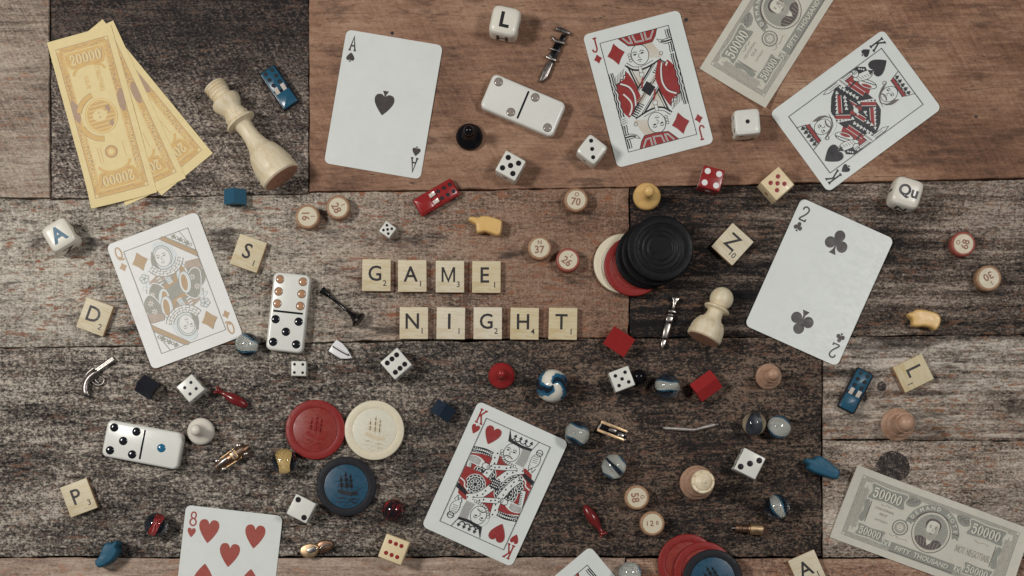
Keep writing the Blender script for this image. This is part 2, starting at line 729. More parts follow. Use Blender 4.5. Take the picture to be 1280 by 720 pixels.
GREY = dict(
    p1=plank_mat('pale_brown_board', ((88, 76, 68), (143, 128, 116), (176, 164, 148)), seed=1, fleck=(150, 110, 86), fleck_amt=0.6, stain=0.25, speck=0.30, saw=0.25, bump=0.8),
    p2=plank_mat('charcoal_board', ((26, 24, 26), (48, 43, 42), (98, 86, 78)), ((33, 30, 30), (104, 94, 87), (182, 170, 157)), ('y', 20, 180), seed=2, fleck=(112, 82, 68), fleck_amt=0.25, stain=0.5, speck=0.62, amp=1.1, saw=0.25),
    p3=plank_mat('brown_board', ((82, 60, 50), (132, 101, 82), (158, 129, 108)), ((74, 55, 44), (127, 94, 75), (162, 131, 108)), ('x', 700, 1200), seed=3, fleck=(106, 76, 60), fleck_amt=0.4, stain=0.45, speck=0.16, saw=0.14, bump=0.6, amp=0.62),
    p4=plank_mat('whitewashed_board', ((64, 57, 53), (149, 141, 129), (195, 188, 175)), ((92, 71, 58), (131, 103, 86), (152, 127, 109)), ('x', 300, 720), seed=4.3, fleck=(136, 92, 70), fleck_amt=1.0, stain=0.75, speck=0.48, bump=1.0, amp=1.15, cross=0.2),
    p5=plank_mat('dark_ridged_board', ((19, 18, 20), (33, 30, 29), (92, 76, 65)), ((33, 30, 29), (98, 86, 77), (164, 150, 137)), ('x', 840, 1200), seed=5, fleck=(126, 92, 72), fleck_amt=0.5, stain=0.25, speck=0.6, ridge=0.36),
    p6=plank_mat('grey_felted_board', ((29, 27, 28), (97, 90, 83), (182, 172, 159)), ((23, 22, 24), (51, 45, 41), (120, 102, 88)), ('x', 380, 740), seed=6, fleck=(124, 92, 76), fleck_amt=0.35, stain=0.45, speck=0.60, bump=1.15, amp=1.12, cross=0.12, saw=0.10),
    p7=plank_mat('pale_stained_board', ((36, 33, 32), (122, 112, 102), (186, 177, 165)), ((46, 40, 37), (140, 126, 113), (188, 177, 163)), ('y', 440, 520), seed=7, fleck=(136, 96, 72), fleck_amt=0.9, stain=0.65, speck=0.42, ridge=0.5, bump=1.0),
    p7b=plank_mat('pale_peeling_board', ((52, 45, 41), (145, 131, 118), (190, 181, 167)), seed=11, fleck=(138, 96, 72), fleck_amt=1.0, stain=0.55, speck=0.5, bump=1.0, amp=1.1),
    p8=plank_mat('light_brown_board', ((88, 72, 63), (148, 129, 115), (178, 163, 147)), seed=8, fleck=(150, 112, 90), fleck_amt=0.6, stain=0.2, speck=0.25, bump=0.7, amp=0.85),
    p9=plank_mat('rust_brown_board', ((76, 58, 50), (139, 111, 93), (170, 145, 126)), seed=9, fleck=(140, 94, 68), fleck_amt=0.6, stain=0.3, speck=0.4, bump=0.8),
)
X0, X1, Y0, Y1 = -110, 1390, -110, 830
pl1 = plank([(X0, Y0), (61.5, Y0)], [(X0, 246), (61.5, 247)], GREY['p1'], 1, jit=0.5)
pl2 = plank([(63.5, Y0), (385.2, Y0)], [(63.5, 248.5), (385.2, 241)], GREY['p2'], 2, 0.5)
pl3 = plank([(386.6, Y0), (X1, Y0)], [(386.6, 239.5), (786, 233.5), (1280, 222), (X1, 219)], GREY['p3'], 3)
pl4 = plank([(X0, 247.5), (62, 248.6), (64, 250), (385, 242.5), (387, 241), (786.2, 235)],
            [(X0, 436), (0, 434), (330, 429.2), (500, 425), (786.2, 421.5)], GREY['p4'], 4, 0.2, jit=0.45)
pl5 = plank([(787.8, 235.2), (1280, 223.8), (X1, 220.8)], [(787.8, 421.4), (1028, 420), (X1, 416.5)], GREY['p5'], 5, 0.9)
pl6 = plank([(X0, 437.5), (0, 435.4), (330, 430.6), (500, 426.4), (787, 422.9), (1027.2, 421.5)], [(X0, 696), (1027.2, 695.5)], GREY['p6'], 6, 0.5, jit=0.5)
pl7 = plank([(1029, 421.4), (X1, 417.8)], [(1029, 549.2), (X1, 551)], GREY['p7'], 7, 0.1)
pl7b = plank([(1029, 549.9), (X1, 551.7)], [(1029, 696.6), (X1, 696.6)], GREY['p7b'], 8, 0.15)
pl8 = plank([(X0, 698.0), (781.6, 697.2)], [(X0, Y1), (781.6, Y1)], GREY['p8'], 9, 0.1)
pl9 = plank([(783.4, 698.6), (X1, 698.2)], [(783.4, Y1), (X1, Y1)], GREY['p9'], 10, 0.3)
bb = MB()
bb.box((X0 - PX) * S * 1000, (X1 - PX) * S * 1000, (PY - Y1) * S * 1000, (PY - Y0) * S * 1000, -40, -22)
bb.build('gap_light_blocker', plain('light_blocker_dark', (40, 34, 32), 0.9), table, None)  # unseen board added to stop light leaking up through the plank gaps

iron = plain('dark_iron', (38, 36, 38), 0.55, var=0.2, nscale=1500)
for (px, py, r, pl) in ((490.3, 41.5, 1.2, pl3), (857.5, 25.0, 1.3, pl3), (1252.3, 367.5, 1.1, pl5), (1220, 146, 1.0, pl3)):
    mb = MB()
    x, y, _ = W(px, py)
    mb.lathe([(r, -0.6), (r, 0.06), (r * 0.8, 0.16), (0, 0.18)], 14, 0, Matrix.Translation((x * 1000, y * 1000, 0)))
    mb.build('nail_head', iron, pl)
# knots in the pale boards
kn, nt, b = new_mat('dark_knot_wood')
tc = node(nt, 'ShaderNodeTexCoord')
n1 = noise(nt, tc.outputs['Object'], (900, 900, 900), 5, 0.7)
n2 = noise(nt, tc.outputs['Object'], (250, 250, 250), 4, 0.6)
f = mathn(nt, 'ADD', mathn(nt, 'MULTIPLY', n1, 0.6), mathn(nt, 'MULTIPLY', n2, 0.4))
nt.links.new(ramp(nt, f, [(0.40, D(30, 27, 28)), (0.52, D(58, 51, 48)), (0.62, D(136, 122, 112))]), b.inputs['Base Color'])
b.inputs['Roughness'].default_value = 0.85
bp = node(nt, 'ShaderNodeBump')
bp.inputs['Distance'].default_value = 0.0015
nt.links.new(f, bp.inputs['Height'])
nt.links.new(bp.outputs[0], b.inputs['Normal'])


def knot(px, py, rx, ry, pl, seed, split=True):
    rnd = random.Random(seed)
    x, y, _ = W(px, py)
    pts = []
    for i in range(26):
        a = 2 * pi * i / 26
        k = 1 + 0.03 * sin(3 * a + seed) + rnd.uniform(-0.012, 0.012)
        pts.append((x * 1000 + rx * k * cos(a), y * 1000 + ry * k * sin(a)))
    mb = MB()
    mb.pillow(pts, [(0, -1.0), (0, 0.02), (0.5, 0.12), (1.0, 0.10)])
    o = mb.build('knot', kn, pl, 50)
    if split:
        c = MB()
        zz = [(x * 1000 + u, y * 1000 + v) for u, v in ((-2.2, 8), (-1.2, 4.5), (-0.5, 1.2), (0.6, -1.8), (0.9, -5.5), (0.5, -5.4), (0.1, -1.8), (-1.1, 1.2), (-1.7, 4.6))]
        c.prism(zz, 0.0, 0.16)
        c.build('crack', iron, o, None)
    return o


knot(1116, 583.5, 10.9, 10.0, pl7b, 3)
knot(1102, 483, 3.0, 3.2, pl7, 4, False)
knot(1081, 496, 1.5, 3.2, pl7, 5, False)

# ------------------------------------------------------------------ playing cards
CW, CH, CT = 63.0, 88.0, 0.34


def suit_pts(kind, w, h, cx=0, cy=0, rot=0.0):
    """list of outlines making one suit pip (unit box w x h)"""
    out = []
    if kind == 'diamond':
        k = 0.10
        base = [(0, .5), (.5, 0), (0, -.5), (-.5, 0)]
        pts = []
        for i in range(4):
            a, b_ = base[i], base[(i + 1) % 4]
            mid = ((a[0] + b_[0]) / 2 * (1 - k), (a[1] + b_[1]) / 2 * (1 - k))
            pts += [a, mid]
        out.append(pts)
    elif kind in ('heart', 'spade'):
        half = [(0, .30), (.06, .42), (.15, .49), (.27, .5), (.40, .46), (.48, .36), (.5, .22), (.46, .07), (.36, -.10), (.22, -.28), (.09, -.42), (0, -.5)]
        pts = half + [(-x, y) for x, y in half[-2:0:-1]]
        if kind == 'heart':
            out.append(pts)
        else:
            out.append([(x, -y * 0.86 + 0.07) for x, y in pts])
            out.append([(0.02, -.16), (.05, -.34), (.15, -.5), (-.15, -.5), (-.05, -.34), (-.02, -.16)])
    else:
        for ox, oy in ((0, .27), (-.27, -.10), (.27, -.10)):
            out.append([(ox + .235 * cos(2 * pi * i / 20), oy + .235 * sin(2 * pi * i / 20)) for i in range(20)])
        out.append([(-.11, .14), (.11, .14), (.14, -.12), (-.14, -.12)])
        out.append([(0.03, -.06), (.05, -.30), (.16, -.5), (-.16, -.5), (-.05, -.30), (-.03, -.06)])
    c, s = cos(rot), sin(rot)
    return [[(cx + x * w * c - y * h * s, cy + x * w * s + y * h * c) for x, y in o] for o in out]


def rank_strokes(r):
    """centre-line strokes of an index figure in a box about 1 wide, 2 high"""
    if r == 'A':
        return [[(-.42, -1), (0, 1), (.42, -1)], [(-.27, -.35), (.27, -.35)], [(-.6, -1), (-.22, -1)], [(.22, -1), (.6, -1)]]
    if r == 'K':
        return [[(-.35, 1), (-.35, -1)], [(.42, 1), (-.32, -.1)], [(-.1, .2), (.45, -1)], [(-.6, 1), (-.1, 1)], [(-.6, -1), (-.1, -1)], [(.18, 1), (.62, 1)], [(.2, -1), (.66, -1)]]
    if r == 'J':
        return [smooth_open([(.2, 1), (.2, 0), (.18, -.6), (-.05, -.95), (-.4, -.85), (-.52, -.5)], 4), [(-.1, 1), (.5, 1)]]
    if r == 'Q':
        return [[(.46 * cos(2 * pi * i / 20), .08 + .92 * sin(2 * pi * i / 20)) for i in range(21)], smooth_open([(-.35, -.62), (-.05, -.5), (.25, -.95), (.6, -.85)], 4)]
    if r == '2':
        return [smooth_open([(-.42, .45), (-.38, .82), (0, 1), (.4, .8), (.42, .35), (.1, -.2), (-.35, -.7), (-.48, -1)], 4), [(-.5, -1), (.5, -1), (.52, -.68)]]
    if r == '8':
        return [[(.38 * sin(2 * pi * i / 18), .52 + .47 * cos(2 * pi * i / 18)) for i in range(19)], [(.48 * sin(2 * pi * i / 18), -.47 + .53 * cos(2 * pi * i / 18)) for i in range(19)]]


def draw_rank(P, col, r, cx, cy, h=8.6, w=0.95, rot=0.0):
    k = h / 2
    c, s = cos(rot), sin(rot)
    for st in rank_strokes(r):
        P.stroke(col, [(cx + x * k * 0.92 * c - y * k * s, cy + x * k * 0.92 * s + y * k * c) for x, y in st], w, lift=True)


def draw_pip(P, col, kind, cx, cy, w, h, rot=0.0):
    for o in suit_pts(kind, w, h, cx, cy, rot):
        P.poly(col, o)


def face(P, cx, cy, rx, ry, ln='black', look=-1, fill='white'):
    P.ell(fill, cx, cy, rx, ry)
    P.ring(ln, cx, cy, rx, ry, 0.28)
    for s in (-1, 1):
        ex = cx + s * rx * 0.42 + look * rx * 0.12
        P.curve(ln, [(ex - rx * .26, cy + ry * .30), (ex, cy + ry * .40), (ex + rx * .26, cy + ry * .28)], 0.32, 3)
        P.ell(ln, ex + look * 0.15, cy + ry * .12, rx * .13, ry * .09, n=10)
        P.stroke(ln, [(ex - rx * .24, cy + ry * .10), (ex, cy + ry * .20), (ex + rx * .24, cy + ry * .10)], 0.22)
    nx = cx + look * rx * 0.22
    P.curve(ln, [(cx + look * rx * .05, cy + ry * .15), (nx, cy - ry * .18), (cx, cy - ry * .26)], 0.24, 3)
    P.curve(ln, [(nx - rx * .22, cy - ry * .50), (nx + rx * .05, cy - ry * .44), (nx + rx * .32, cy - ry * .52)], 0.36, 3)
    P.stroke(ln, [(nx - rx * .05, cy - ry * .64), (nx + rx * .18, cy - ry * .64)], 0.22)


def hatch(P, col, pts0, pts1, n, w=0.2):
    """n thin lines between two guide curves"""
    for i in range(n):
        t = i / (n - 1)
        P.stroke(col, [tuple(a[d] + (b_[d] - a[d]) * t for d in (0, 1)) for a, b_ in zip(pts0, pts1)], w, lift=(i == 0))


def dots(P, col, a, b_, n, r):
    for i in range(n):
        t = (i + .5) / n
        P.ell(col, a[0] + (b_[0] - a[0]) * t, a[1] + (b_[1] - a[1]) * t, r, n=8)


def band(P, a, b_, w, col, edge=None, ew=0.25):
    P.stroke(col, [a, b_], w)
    if edge:
        dx, dy = b_[0] - a[0], b_[1] - a[1]
        l = hypot(dx, dy)
        nx, ny = -dy / l * w / 2, dx / l * w / 2
        for s in (-1, 1):
            P.stroke(edge, [(a[0] + s * nx, a[1] + s * ny), (b_[0] + s * nx, b_[1] + s * ny)], ew)


def jack_half(P):
    K, R, Wh, L, T = 'black', 'red', 'white', 'line', 'tan'
    # jacket panels
    P.poly(R, smooth_closed([(-19.2, 4.5), (-17, 8.5), (-13, 10), (-10.8, 14), (-8.2, 8), (-6.5, 1), (-6, -6), (-8.2, -11.5), (-11, -16), (-15, -10)], 3))
    P.curve(Wh, [(-16.5, 7.5), (-11.5, 4), (-9.6, -2), (-10.6, -9), (-12.4, -14)], 1.0)
    P.curve(K, [(-17.2, 6.9), (-12.2, 3.4), (-10.4, -2), (-11.2, -9), (-12.9, -14)], 0.2)
    P.curve(K, [(-20, 3.6), (-18.2, 8), (-16.6, 7.8), (-15.6, 10), (-14, 9.9), (-13.2, 12), (-12, 12.2), (-11, 14.6)], 0.45)
    hatch(P, L, [(-20.2, 5), (-19.5, 12)], [(-13.5, 12.6), (-11.6, 16.6)], 7, 0.22)
    # shirt front and lapels
    P.poly(Wh, [(-9.6, 18), (-6.4, 1), (0, 8), (11.5, 17)])
    hatch(P, T, [(-8.4, 16.4), (-5.8, 3)], [(3.5, 15.6), (-3.5, 4.2)], 9, 0.22)
    P.stroke(K, [(-9.2, 17.6), (-6.0, 1.4)], 0.9)
    P.stroke(K, [(-7.6, 16.4), (-4.8, 3.6)], 0.3)
    # diagonal strap
    band(P, (12.4, 15.6), (-4.8, -1.2), 6.4, Wh)
    for o, w in ((-3.1, 0.9), (-2.0, 0.28), (2.0, 0.28), (3.1, 0.9)):
        P.stroke(K, [(12.0 - o * .70, 15.6 + o * .72), (-4.8 - o * .70, -1.2 + o * .72)], w)
    for i in range(7):
        t = i / 6
        x, y = 13.4 - 6.4 * t, 14.6 - 6.4 * t
        P.stroke(K, [(x - 1.7, y + 1.5), (x + 1.7, y - 1.5)], 0.62)
    hatch(P, T, [(6.0, 8.8), (9.0, 5.8)], [(0.5, 3.2), (3.2, 0.4)], 8, 0.22)
    P.poly(K, [(-4.6, 0.2), (0.2, 5.0), (4.6, -0.2), (-0.2, -5.0)])
    P.poly(R, [(-2.6, 7.2), (-1.0, 8.2), (-3.2, 1.6), (-4.6, 1.0)])
    # collar
    P.curve(K, [(-10, 18.8), (-6.5, 15.2), (-2, 13.8), (4, 14.6), (12.2, 17.4)], 2.6, 4)
    P.curve(Wh, [(-9.8, 18.8), (-6.5, 15.5), (-2, 14.1), (4, 14.9), (12.0, 17.6)], 1.4, 4)
    P.curve(K, [(-9.6, 17.7), (-6.5, 14.6), (-2, 13.3), (4, 14.0), (12.2, 16.6)], 0.5, 4)
    P.poly(Wh, [(-2.7, 15), (-.9, 15), (-.7, 10.6), (-2.9, 10.6)])
    P.stroke(L, [(-2.7, 15), (-.9, 15), (-.7, 10.6), (-2.9, 10.6)], 0.2, True)
    P.ell(Wh, -1.9, 9.8, 1.5)
    P.ring(L, -1.9, 9.8, 1.5, 1.5, 0.2)
    # hair, head, cap
    P.poly(Wh, [(3, 30), (9, 29.5), (14, 19.5), (8, 16.8), (3, 18)])
    for i in range(10):
        P.curve(T, [(3.2 + i * .6, 29.0), (5.2 + i * .66, 24), (6.2 + i * .85, 18.6 - .1 * i)], 0.26, 3)
    P.ring(L, 13.4, 20.0, 1.1, 1.1, 0.25)
    for i in range(3):
        P.ring(L, -6.3, 20.2 + i * 1.9, .9, .9, 0.22)
    face(P, 0.3, 22.4, 5.5, 6.6)
    hat = [(-10.6, 36), (-5.4, 29.6), (2, 28.4), (9.9, 28.4), (12.6, 31.5), (14.8, 36)]
    P.poly(R, hat)
    P.stroke(K, hat[:5] + [hat[5]], 0.25)
    for a, b_, c_, d_ in (((-7.8, 35.6), (-4.6, 31.2), (-2.8, 31.0), (-3.6, 35.8)), ((-1.4, 35.8), (-.4, 31.0), (4.6, 30.6), (4.4, 35.8)), ((6.6, 35.8), (6.6, 30.8), (9.4, 31.0), (12.4, 35.8))):
        P.stroke(Wh, [a, b_, c_, d_], 0.9)
        P.stroke(K, [a, b_, c_, d_], 0.18)
    # staff with curved blade on the right, and its foot on the left edge
    P.poly(R, smooth_closed([(15.6, 14.6), (17.2, 13.8), (20.2, 8), (20.4, 0), (19.0, -4), (12.4, 2.6), (10.6, 6), (12, 10.5)], 3))
    P.curve(Wh, [(15.8, 13.6), (13.2, 9.4), (13.0, 5), (16.2, -0.6)], 1.0)
    dots(P, K, (16.2, 11.2), (15.0, 2.4), 10, 0.22)
    for sx, y0, y1 in ((20.8, 34, -4), (-20.6, 15.4, -18)):
        s = 1 if sx > 0 else -1
        pts = [(sx + 0.45 * sin((y0 - (y0 - y1) * i / 14) * 1.2), y0 - (y0 - y1) * i / 14) for i in range(15)]
        P.stroke(K, pts, 2.9)
        P.stroke(Wh, [(x - .65, y) for x, y in pts], 0.72)
        P.stroke(Wh, [(x + .75, y) for x, y in pts], 0.42)
    P.poly(Wh, [(13.0, 29.4), (16.4, 28.0), (22, 28.2), (22, 25.4), (17.8, 25.2), (14.6, 26.8)])
    P.stroke(K, [(13.0, 29.4), (16.4, 28.0), (22, 28.2), (22, 25.4), (17.8, 25.2), (14.6, 26.8)], 0.3, True)
    P.stroke(K, [(15.2, 27.4), (18, 26.6), (22, 26.8)], 0.9)
    P.poly(Wh, smooth_closed([(18.6, 18.2), (21.6, 18.8), (22, 14.6), (19.4, 13.6), (18, 15.6)], 3))
    for i in range(3):
        P.stroke(K, [(18.6, 17.4 - i * 1.3), (21.8, 17.9 - i * 1.3)], 0.26)


def king_spade_half(P):
    K, R, Wh, L, T = 'black', 'red', 'white', 'line', 'tan'
    # robe: red ground with black, white-spotted bands
    P.poly(R, [(-21.8, 13.5), (-14, 18.5), (-6, 16), (-1, 9), (0, 0), (-8, -4), (-18, 2)])
    P.poly(K, [(-22, 4.5), (-12, 9), (-3, 12.5), (2.5, 14), (9, 13), (16, 7.5), (19.5, 2), (13, -1), (0, 0), (-8, -4), (-20, -2)])
    for a, b_, n in (((-21, -0.5), (-5, 5.8), 7), ((-14.5, -3.2), (-2, 1.8), 5), ((-3.4, 3.6), (1.4, 13.6), 5), ((5, 10.8), (17.2, 2.4), 6), ((3.4, 4.6), (12, 0.2), 4)):
        for i in range(n):
            t = (i + .5) / n
            x, y = a[0] + (b_[0] - a[0]) * t, a[1] + (b_[1] - a[1]) * t
            for dx, dy in ((0, .62), (-.55, -.25), (.55, -.25)):
                P.ell(Wh, x + dx, y + dy, .56, n=8)
    for a, b_ in (((-16.6, 6.2), (-5.2, 10.2)), ((4.6, 9.0), (14.2, 3.0)), ((-8.4, -1.0), (-2.2, 1.4)), ((-1.4, 5.2), (4.2, 12.8))):
        P.stroke(Wh, [a, b_], 3.0)
        P.stroke(R, [a, b_], 2.2)
    # shoulder fan
    P.ell(Wh, -9.2, 15.6, 6.0, 2.6, rot=0.62)
    P.ring(K, -9.2, 15.6, 6.0, 2.6, 0.3, rot=0.62)
    for i in range(8):
        t = i / 7 - .5
        P.ell(K, -9.2 + 9.4 * t * .81 - .5, 15.6 + 9.4 * t * .58 + .7, .62, .42, rot=0.6, n=8)
    P.ell(R, -8.6, 14.6, 3.4, 1.0, rot=0.62)
    P.ring(Wh, -8.6, 14.6, 3.6, 1.2, 0.4, rot=0.62)
    # sleeve, cuff and hand
    P.poly(Wh, smooth_closed([(-16.2, 21), (-12.8, 22.4), (-11.6, 18), (-14.4, 11.6), (-17, 10.2), (-18, 13)], 3))
    P.stroke(L, smooth_closed([(-16.2, 21), (-12.8, 22.4), (-11.6, 18), (-14.4, 11.6), (-17, 10.2), (-18, 13)], 3), 0.3, True)
    for i in range(6):
        P.stroke(L, [(-16.8 + i * .5, 12.4 + i * 1.6), (-14.2 + i * .4, 13.0 + i * 1.6)], 0.22)
    P.poly(K, [(-22, 17), (-18.8, 21), (-16.4, 20.6), (-18.2, 13.4), (-22, 10.6)])
    P.ell(Wh, -19.2, 13.2, 2.5, 2.1)
    P.ring(K, -19.2, 13.2, 2.5, 2.1, 0.3)
    for i in range(3):
        P.stroke(K, [(-21.0, 14.2 - i * .9), (-18.6, 14.4 - i * .9)], 0.25)
    dots(P, Wh, (-20.8, 16.6), (-17.6, 19.6), 3, 0.55)
    P.stroke(K, [(-15.2, 10.6), (-13.4, 2.6)], 1.0, w2=0.7)
    # sword down the left side
    P.poly(Wh, [(-21.6, 12), (-19.6, 12), (-19.0, -7), (-20.4, -10.5), (-21.6, -7)])
    P.stroke(K, [(-21.6, 12), (-19.6, 12), (-19.0, -7), (-20.4, -10.5), (-21.6, -7)], 0.26, True)
    P.stroke(L, [(-20.5, 11), (-20.3, -6)], 0.2)
    P.poly(Wh, [(-22.2, 4.4), (-16.4, 6.2), (-16.0, 2.4), (-22.2, 0.6)])
    for i in range(6):
        P.stroke(L, [(-21.6 + i, 2.6 + i * .3), (-21.1 + i, 3.9 + i * .3), (-20.8 + i, 2.4 + i * .3)], 0.22)
    # centre jewel
    P.poly(R, [(-2.2, 2.4), (0.6, 4.4), (2.0, 2.4), (-.6, .4)])
    P.ell(Wh, 0, 0, 2.0, 1.6)
    P.ring(L, 0, 0, 2.0, 1.6, 0.3)
    P.stroke(Wh, [(-3.4, .6), (3.4, -.6)], .9)
    # beard and hair
    P.poly(Wh, smooth_closed([(-3.4, 24.2), (-1, 16), (4, 13.4), (9, 14.4), (11.5, 19), (11, 27), (3, 30)], 3))
    for i in range(9):
        P.curve(L, [(-3.0 + i * .22, 25.8 - i * .3), (-1.6 + i * .5, 21 - i * .6), (1.5 + i * .9, 16.2 - i * .15)], 0.2, 3)
    for i in range(7):
        P.curve(L, [(10.6 - i * .25, 26 - i * .4), (10.8 - i * .4, 21 - i * .5), (8.6 - i * .7, 16.8 - i * .3)], 0.2, 3)
    P.ring(L, -3.2, 24.6, 1.2, 1.2, 0.25)
    face(P, 4.2, 22.8, 4.6, 5.6)
    P.curve(L, [(1.2, 19.2), (3.8, 20.2), (6.6, 19.0)], 0.8, 3)
    # crown
    P.poly(R, [(-2.4, 28.8), (10.8, 28.6), (11.4, 30.8), (-2.6, 31.0)])
    P.stroke(K, [(-2.4, 28.8), (10.8, 28.6)], 0.5)
    P.stroke(K, [(-2.6, 31.1), (11.4, 30.9)], 0.4)
    for i in range(5):
        x = -1.6 + i * 3.1
        draw_pip(P, K, 'club', x, 33.2, 2.5, 2.7)
        if i < 4:
            P.ring(K, x + 1.55, 32.6, 1.0, 1.3, 0.3, 10, a0=180, a1=360)
    P.stroke(L, [(-4.2, 36), (-2.6, 30)], 0.3)
    P.stroke(L, [(13.6, 36), (11.4, 30)], 0.3)


def king_heart_half(P):
    K, R, Wh, L, T = 'black', 'red', 'white', 'line', 'tan'
    P.poly(R, [(-22, 12), (-18, 17.6), (-6, 18), (6, 15.5), (14, 17), (19, 15), (22, 6), (22, -3), (12, -3), (0, 0), (-12, 2), (-22, -1)])
    # round shoulder rosettes
    for cx, cy, r in ((-8.6, 2.4, 7.6), (11.4, 5.4, 6.6)):
        P.ell(K, cx, cy, r)
        P.ring(Wh, cx, cy, r - .1, r - .1, .45)
        pts = [(cx + (r - 1.5 + .55 * (-1) ** i) * cos(2 * pi * i / 28), cy + (r - 1.5 + .55 * (-1) ** i) * sin(2 * pi * i / 28)) for i in range(28)]
        P.stroke(Wh, pts, .55, True)
        P.ring(Wh, cx, cy, r - 3.1, r - 3.1, .4)
        for i in range(9):
            P.ell(Wh, cx + (r - 4.2) * cos(2 * pi * i / 9), cy + (r - 4.2) * sin(2 * pi * i / 9), .5, n=8)
        P.ring(Wh, cx, cy, 1.5, 1.5, .4, 12)
    # dark belt pieces at the sides
    P.poly(K, [(13, 14.6), (22, 11.8), (22, 8.6), (14.4, 11.4)])
    P.poly(R, [(15, 10.6), (22, 7.8), (22, 1), (19, 3)])
    P.curve(Wh, [(14.2, 10.4), (17, 9.4), (18.4, 6.6), (21.8, 5.4)], .8)
    P.poly(Wh, [(-22, 6), (-19.4, 8.4), (-16.6, -3.4), (-20, -3.8)])
    P.stroke(K, [(-22, 6), (-19.4, 8.4), (-16.6, -3.4), (-20, -3.8)], .26, True)
    for i in range(7):
        P.stroke(K, [(-20.6 + i * .34, 5.4 - i * 1.2), (-18.8 + i * .34, 6.0 - i * 1.2)], .36)
    # ermine bands
    for pts, w in (([(-7.2, 19.6), (-6.2, 12), (-6.8, 6), (-9.5, -3), (-13, -9)], 3.9), ([(13, 15.4), (6.8, 11.4), (2.4, 5.2), (-1.4, -3)], 4.2), ([(-6, 9.2), (2, 12.2), (9, 15.4)], 3.0)):
        P.curve(K, pts, w + .6)
        P.curve(Wh, pts, w)
        sp = smooth_open(pts, 5)
        for i in range(1, len(sp) - 1, 2):
            draw_pip(P, K, 'spade', sp[i][0] + .5 * (-1) ** (i // 2), sp[i][1], 1.1, 1.5)
    P.poly(K, [(-3, 3.4), (3, 3.0), (2.4, -3.0), (-2.6, -2.8)])
    for i in range(4):
        for j in range(3):
            P.ell(Wh, -1.8 + i * 1.2, -1.6 + j * 1.6, .42, n=8)
    # sleeve with striped cuff and hand
    P.poly(Wh, [(-22, 19.4), (-12, 19.8), (-7.4, 18.6), (-8, 14.6), (-15, 14.4), (-22, 12.0)])
    for y0, y1 in ((17.0, 18.4), (14.8, 16.2)):
        P.curve(K, [(-22, y0 - 1.2), (-15, y0 + .4), (-9, y0 + .3)], 1.5, 4)
        dots(P, Wh, (-21.6, y0 - 1.0), (-9.4, y0 + .4), 9, .38)
    P.poly(Wh, smooth_closed([(-22, 10.4), (-17, 11.8), (-12.6, 10.6), (-10.4, 8.2), (-12.6, 6.4), (-17, 6.2), (-22, 6.6)], 3))
    for i in range(6):
        P.curve(L, [(-21.8, 7.2 + i * .55), (-17.6, 7.0 + i * .8), (-14.2, 7.2 + i * .55)], .22, 3)
    P.ell(Wh, -9.8, 8.0, 2.6, 2.0)
    P.ring(K, -9.8, 8.0, 2.6, 2.0, .3)
    for i in range(3):
        P.stroke(K, [(-9.4, 9.0 - i * .9), (-7.6, 8.8 - i * .9)], .25)
    # hair and beard
    P.poly(Wh, smooth_closed([(-5.6, 25), (-4.6, 19), (-1, 15.6), (5, 14.2), (11.5, 16.4), (13, 22), (12, 28), (0, 30)], 3))
    for i in range(9):
        P.curve(L, [(7.0 + i * .62, 28.4), (7.4 + i * .62, 22.4), (6.4 + i * .66, 17.0)], .24, 3)
    for i in range(5):
        P.ring(L, -4.6 + i * .9, 21.0 - i * 1.3, 1.0, 1.0, .22, 10)
        P.ring(L, 0.6 + i * 1.5, 15.6 - .1 * i, .95, .95, .22, 10)
    face(P, 1.4, 22.6, 5.0, 6.0)
    P.curve(L, [(-2.2, 18.6), (0.4, 20.0), (3.6, 19.0)], .7, 3)
    # crown: dark zigzag
    P.poly(K, [(-5.6, 36), (-3.6, 28.4), (6, 27.6), (12.6, 28.6), (12.4, 30.2), (5, 29.6), (-2.2, 30.4)])
    for i in range(4):
        x = -2.4 + i * 3.7
        P.ring(K, x, 32.0, 1.7, 1.6, .45, 12, a0=180, a1=360)
        draw_pip(P, K, 'club', x + 1.85, 33.2, 2.0, 2.3)
    P.stroke(L, [(14.6, 36), (12.4, 29.6)], .3)
    # hand holding an orb on the right
    P.poly(Wh, smooth_closed([(15.4, 27.4), (18.8, 28.2), (20.2, 24), (18.6, 20), (15.6, 19.6), (14.4, 23)], 3))
    P.stroke(L, smooth_closed([(15.4, 27.4), (18.8, 28.2), (20.2, 24), (18.6, 20), (15.6, 19.6), (14.4, 23)], 3), .3, True)
    P.ring(K, 17.8, 29.6, 2.0, 2.0, .3)
    P.stroke(K, [(15.8, 29.6), (19.8, 29.6)], .3)
    for i in range(4):
        P.stroke(L, [(15.4, 26.4 - i * 1.3), (18.8, 26.8 - i * 1.3)], .24)
    P.poly(Wh, [(14.6, 19.8), (15.8, 16.6), (17.2, 19.2), (18.4, 16.2), (19.6, 19.4)])
    P.stroke(K, [(14.6, 19.8), (15.8, 16.6), (17.2, 19.2), (18.4, 16.2), (19.6, 19.4)], .28)


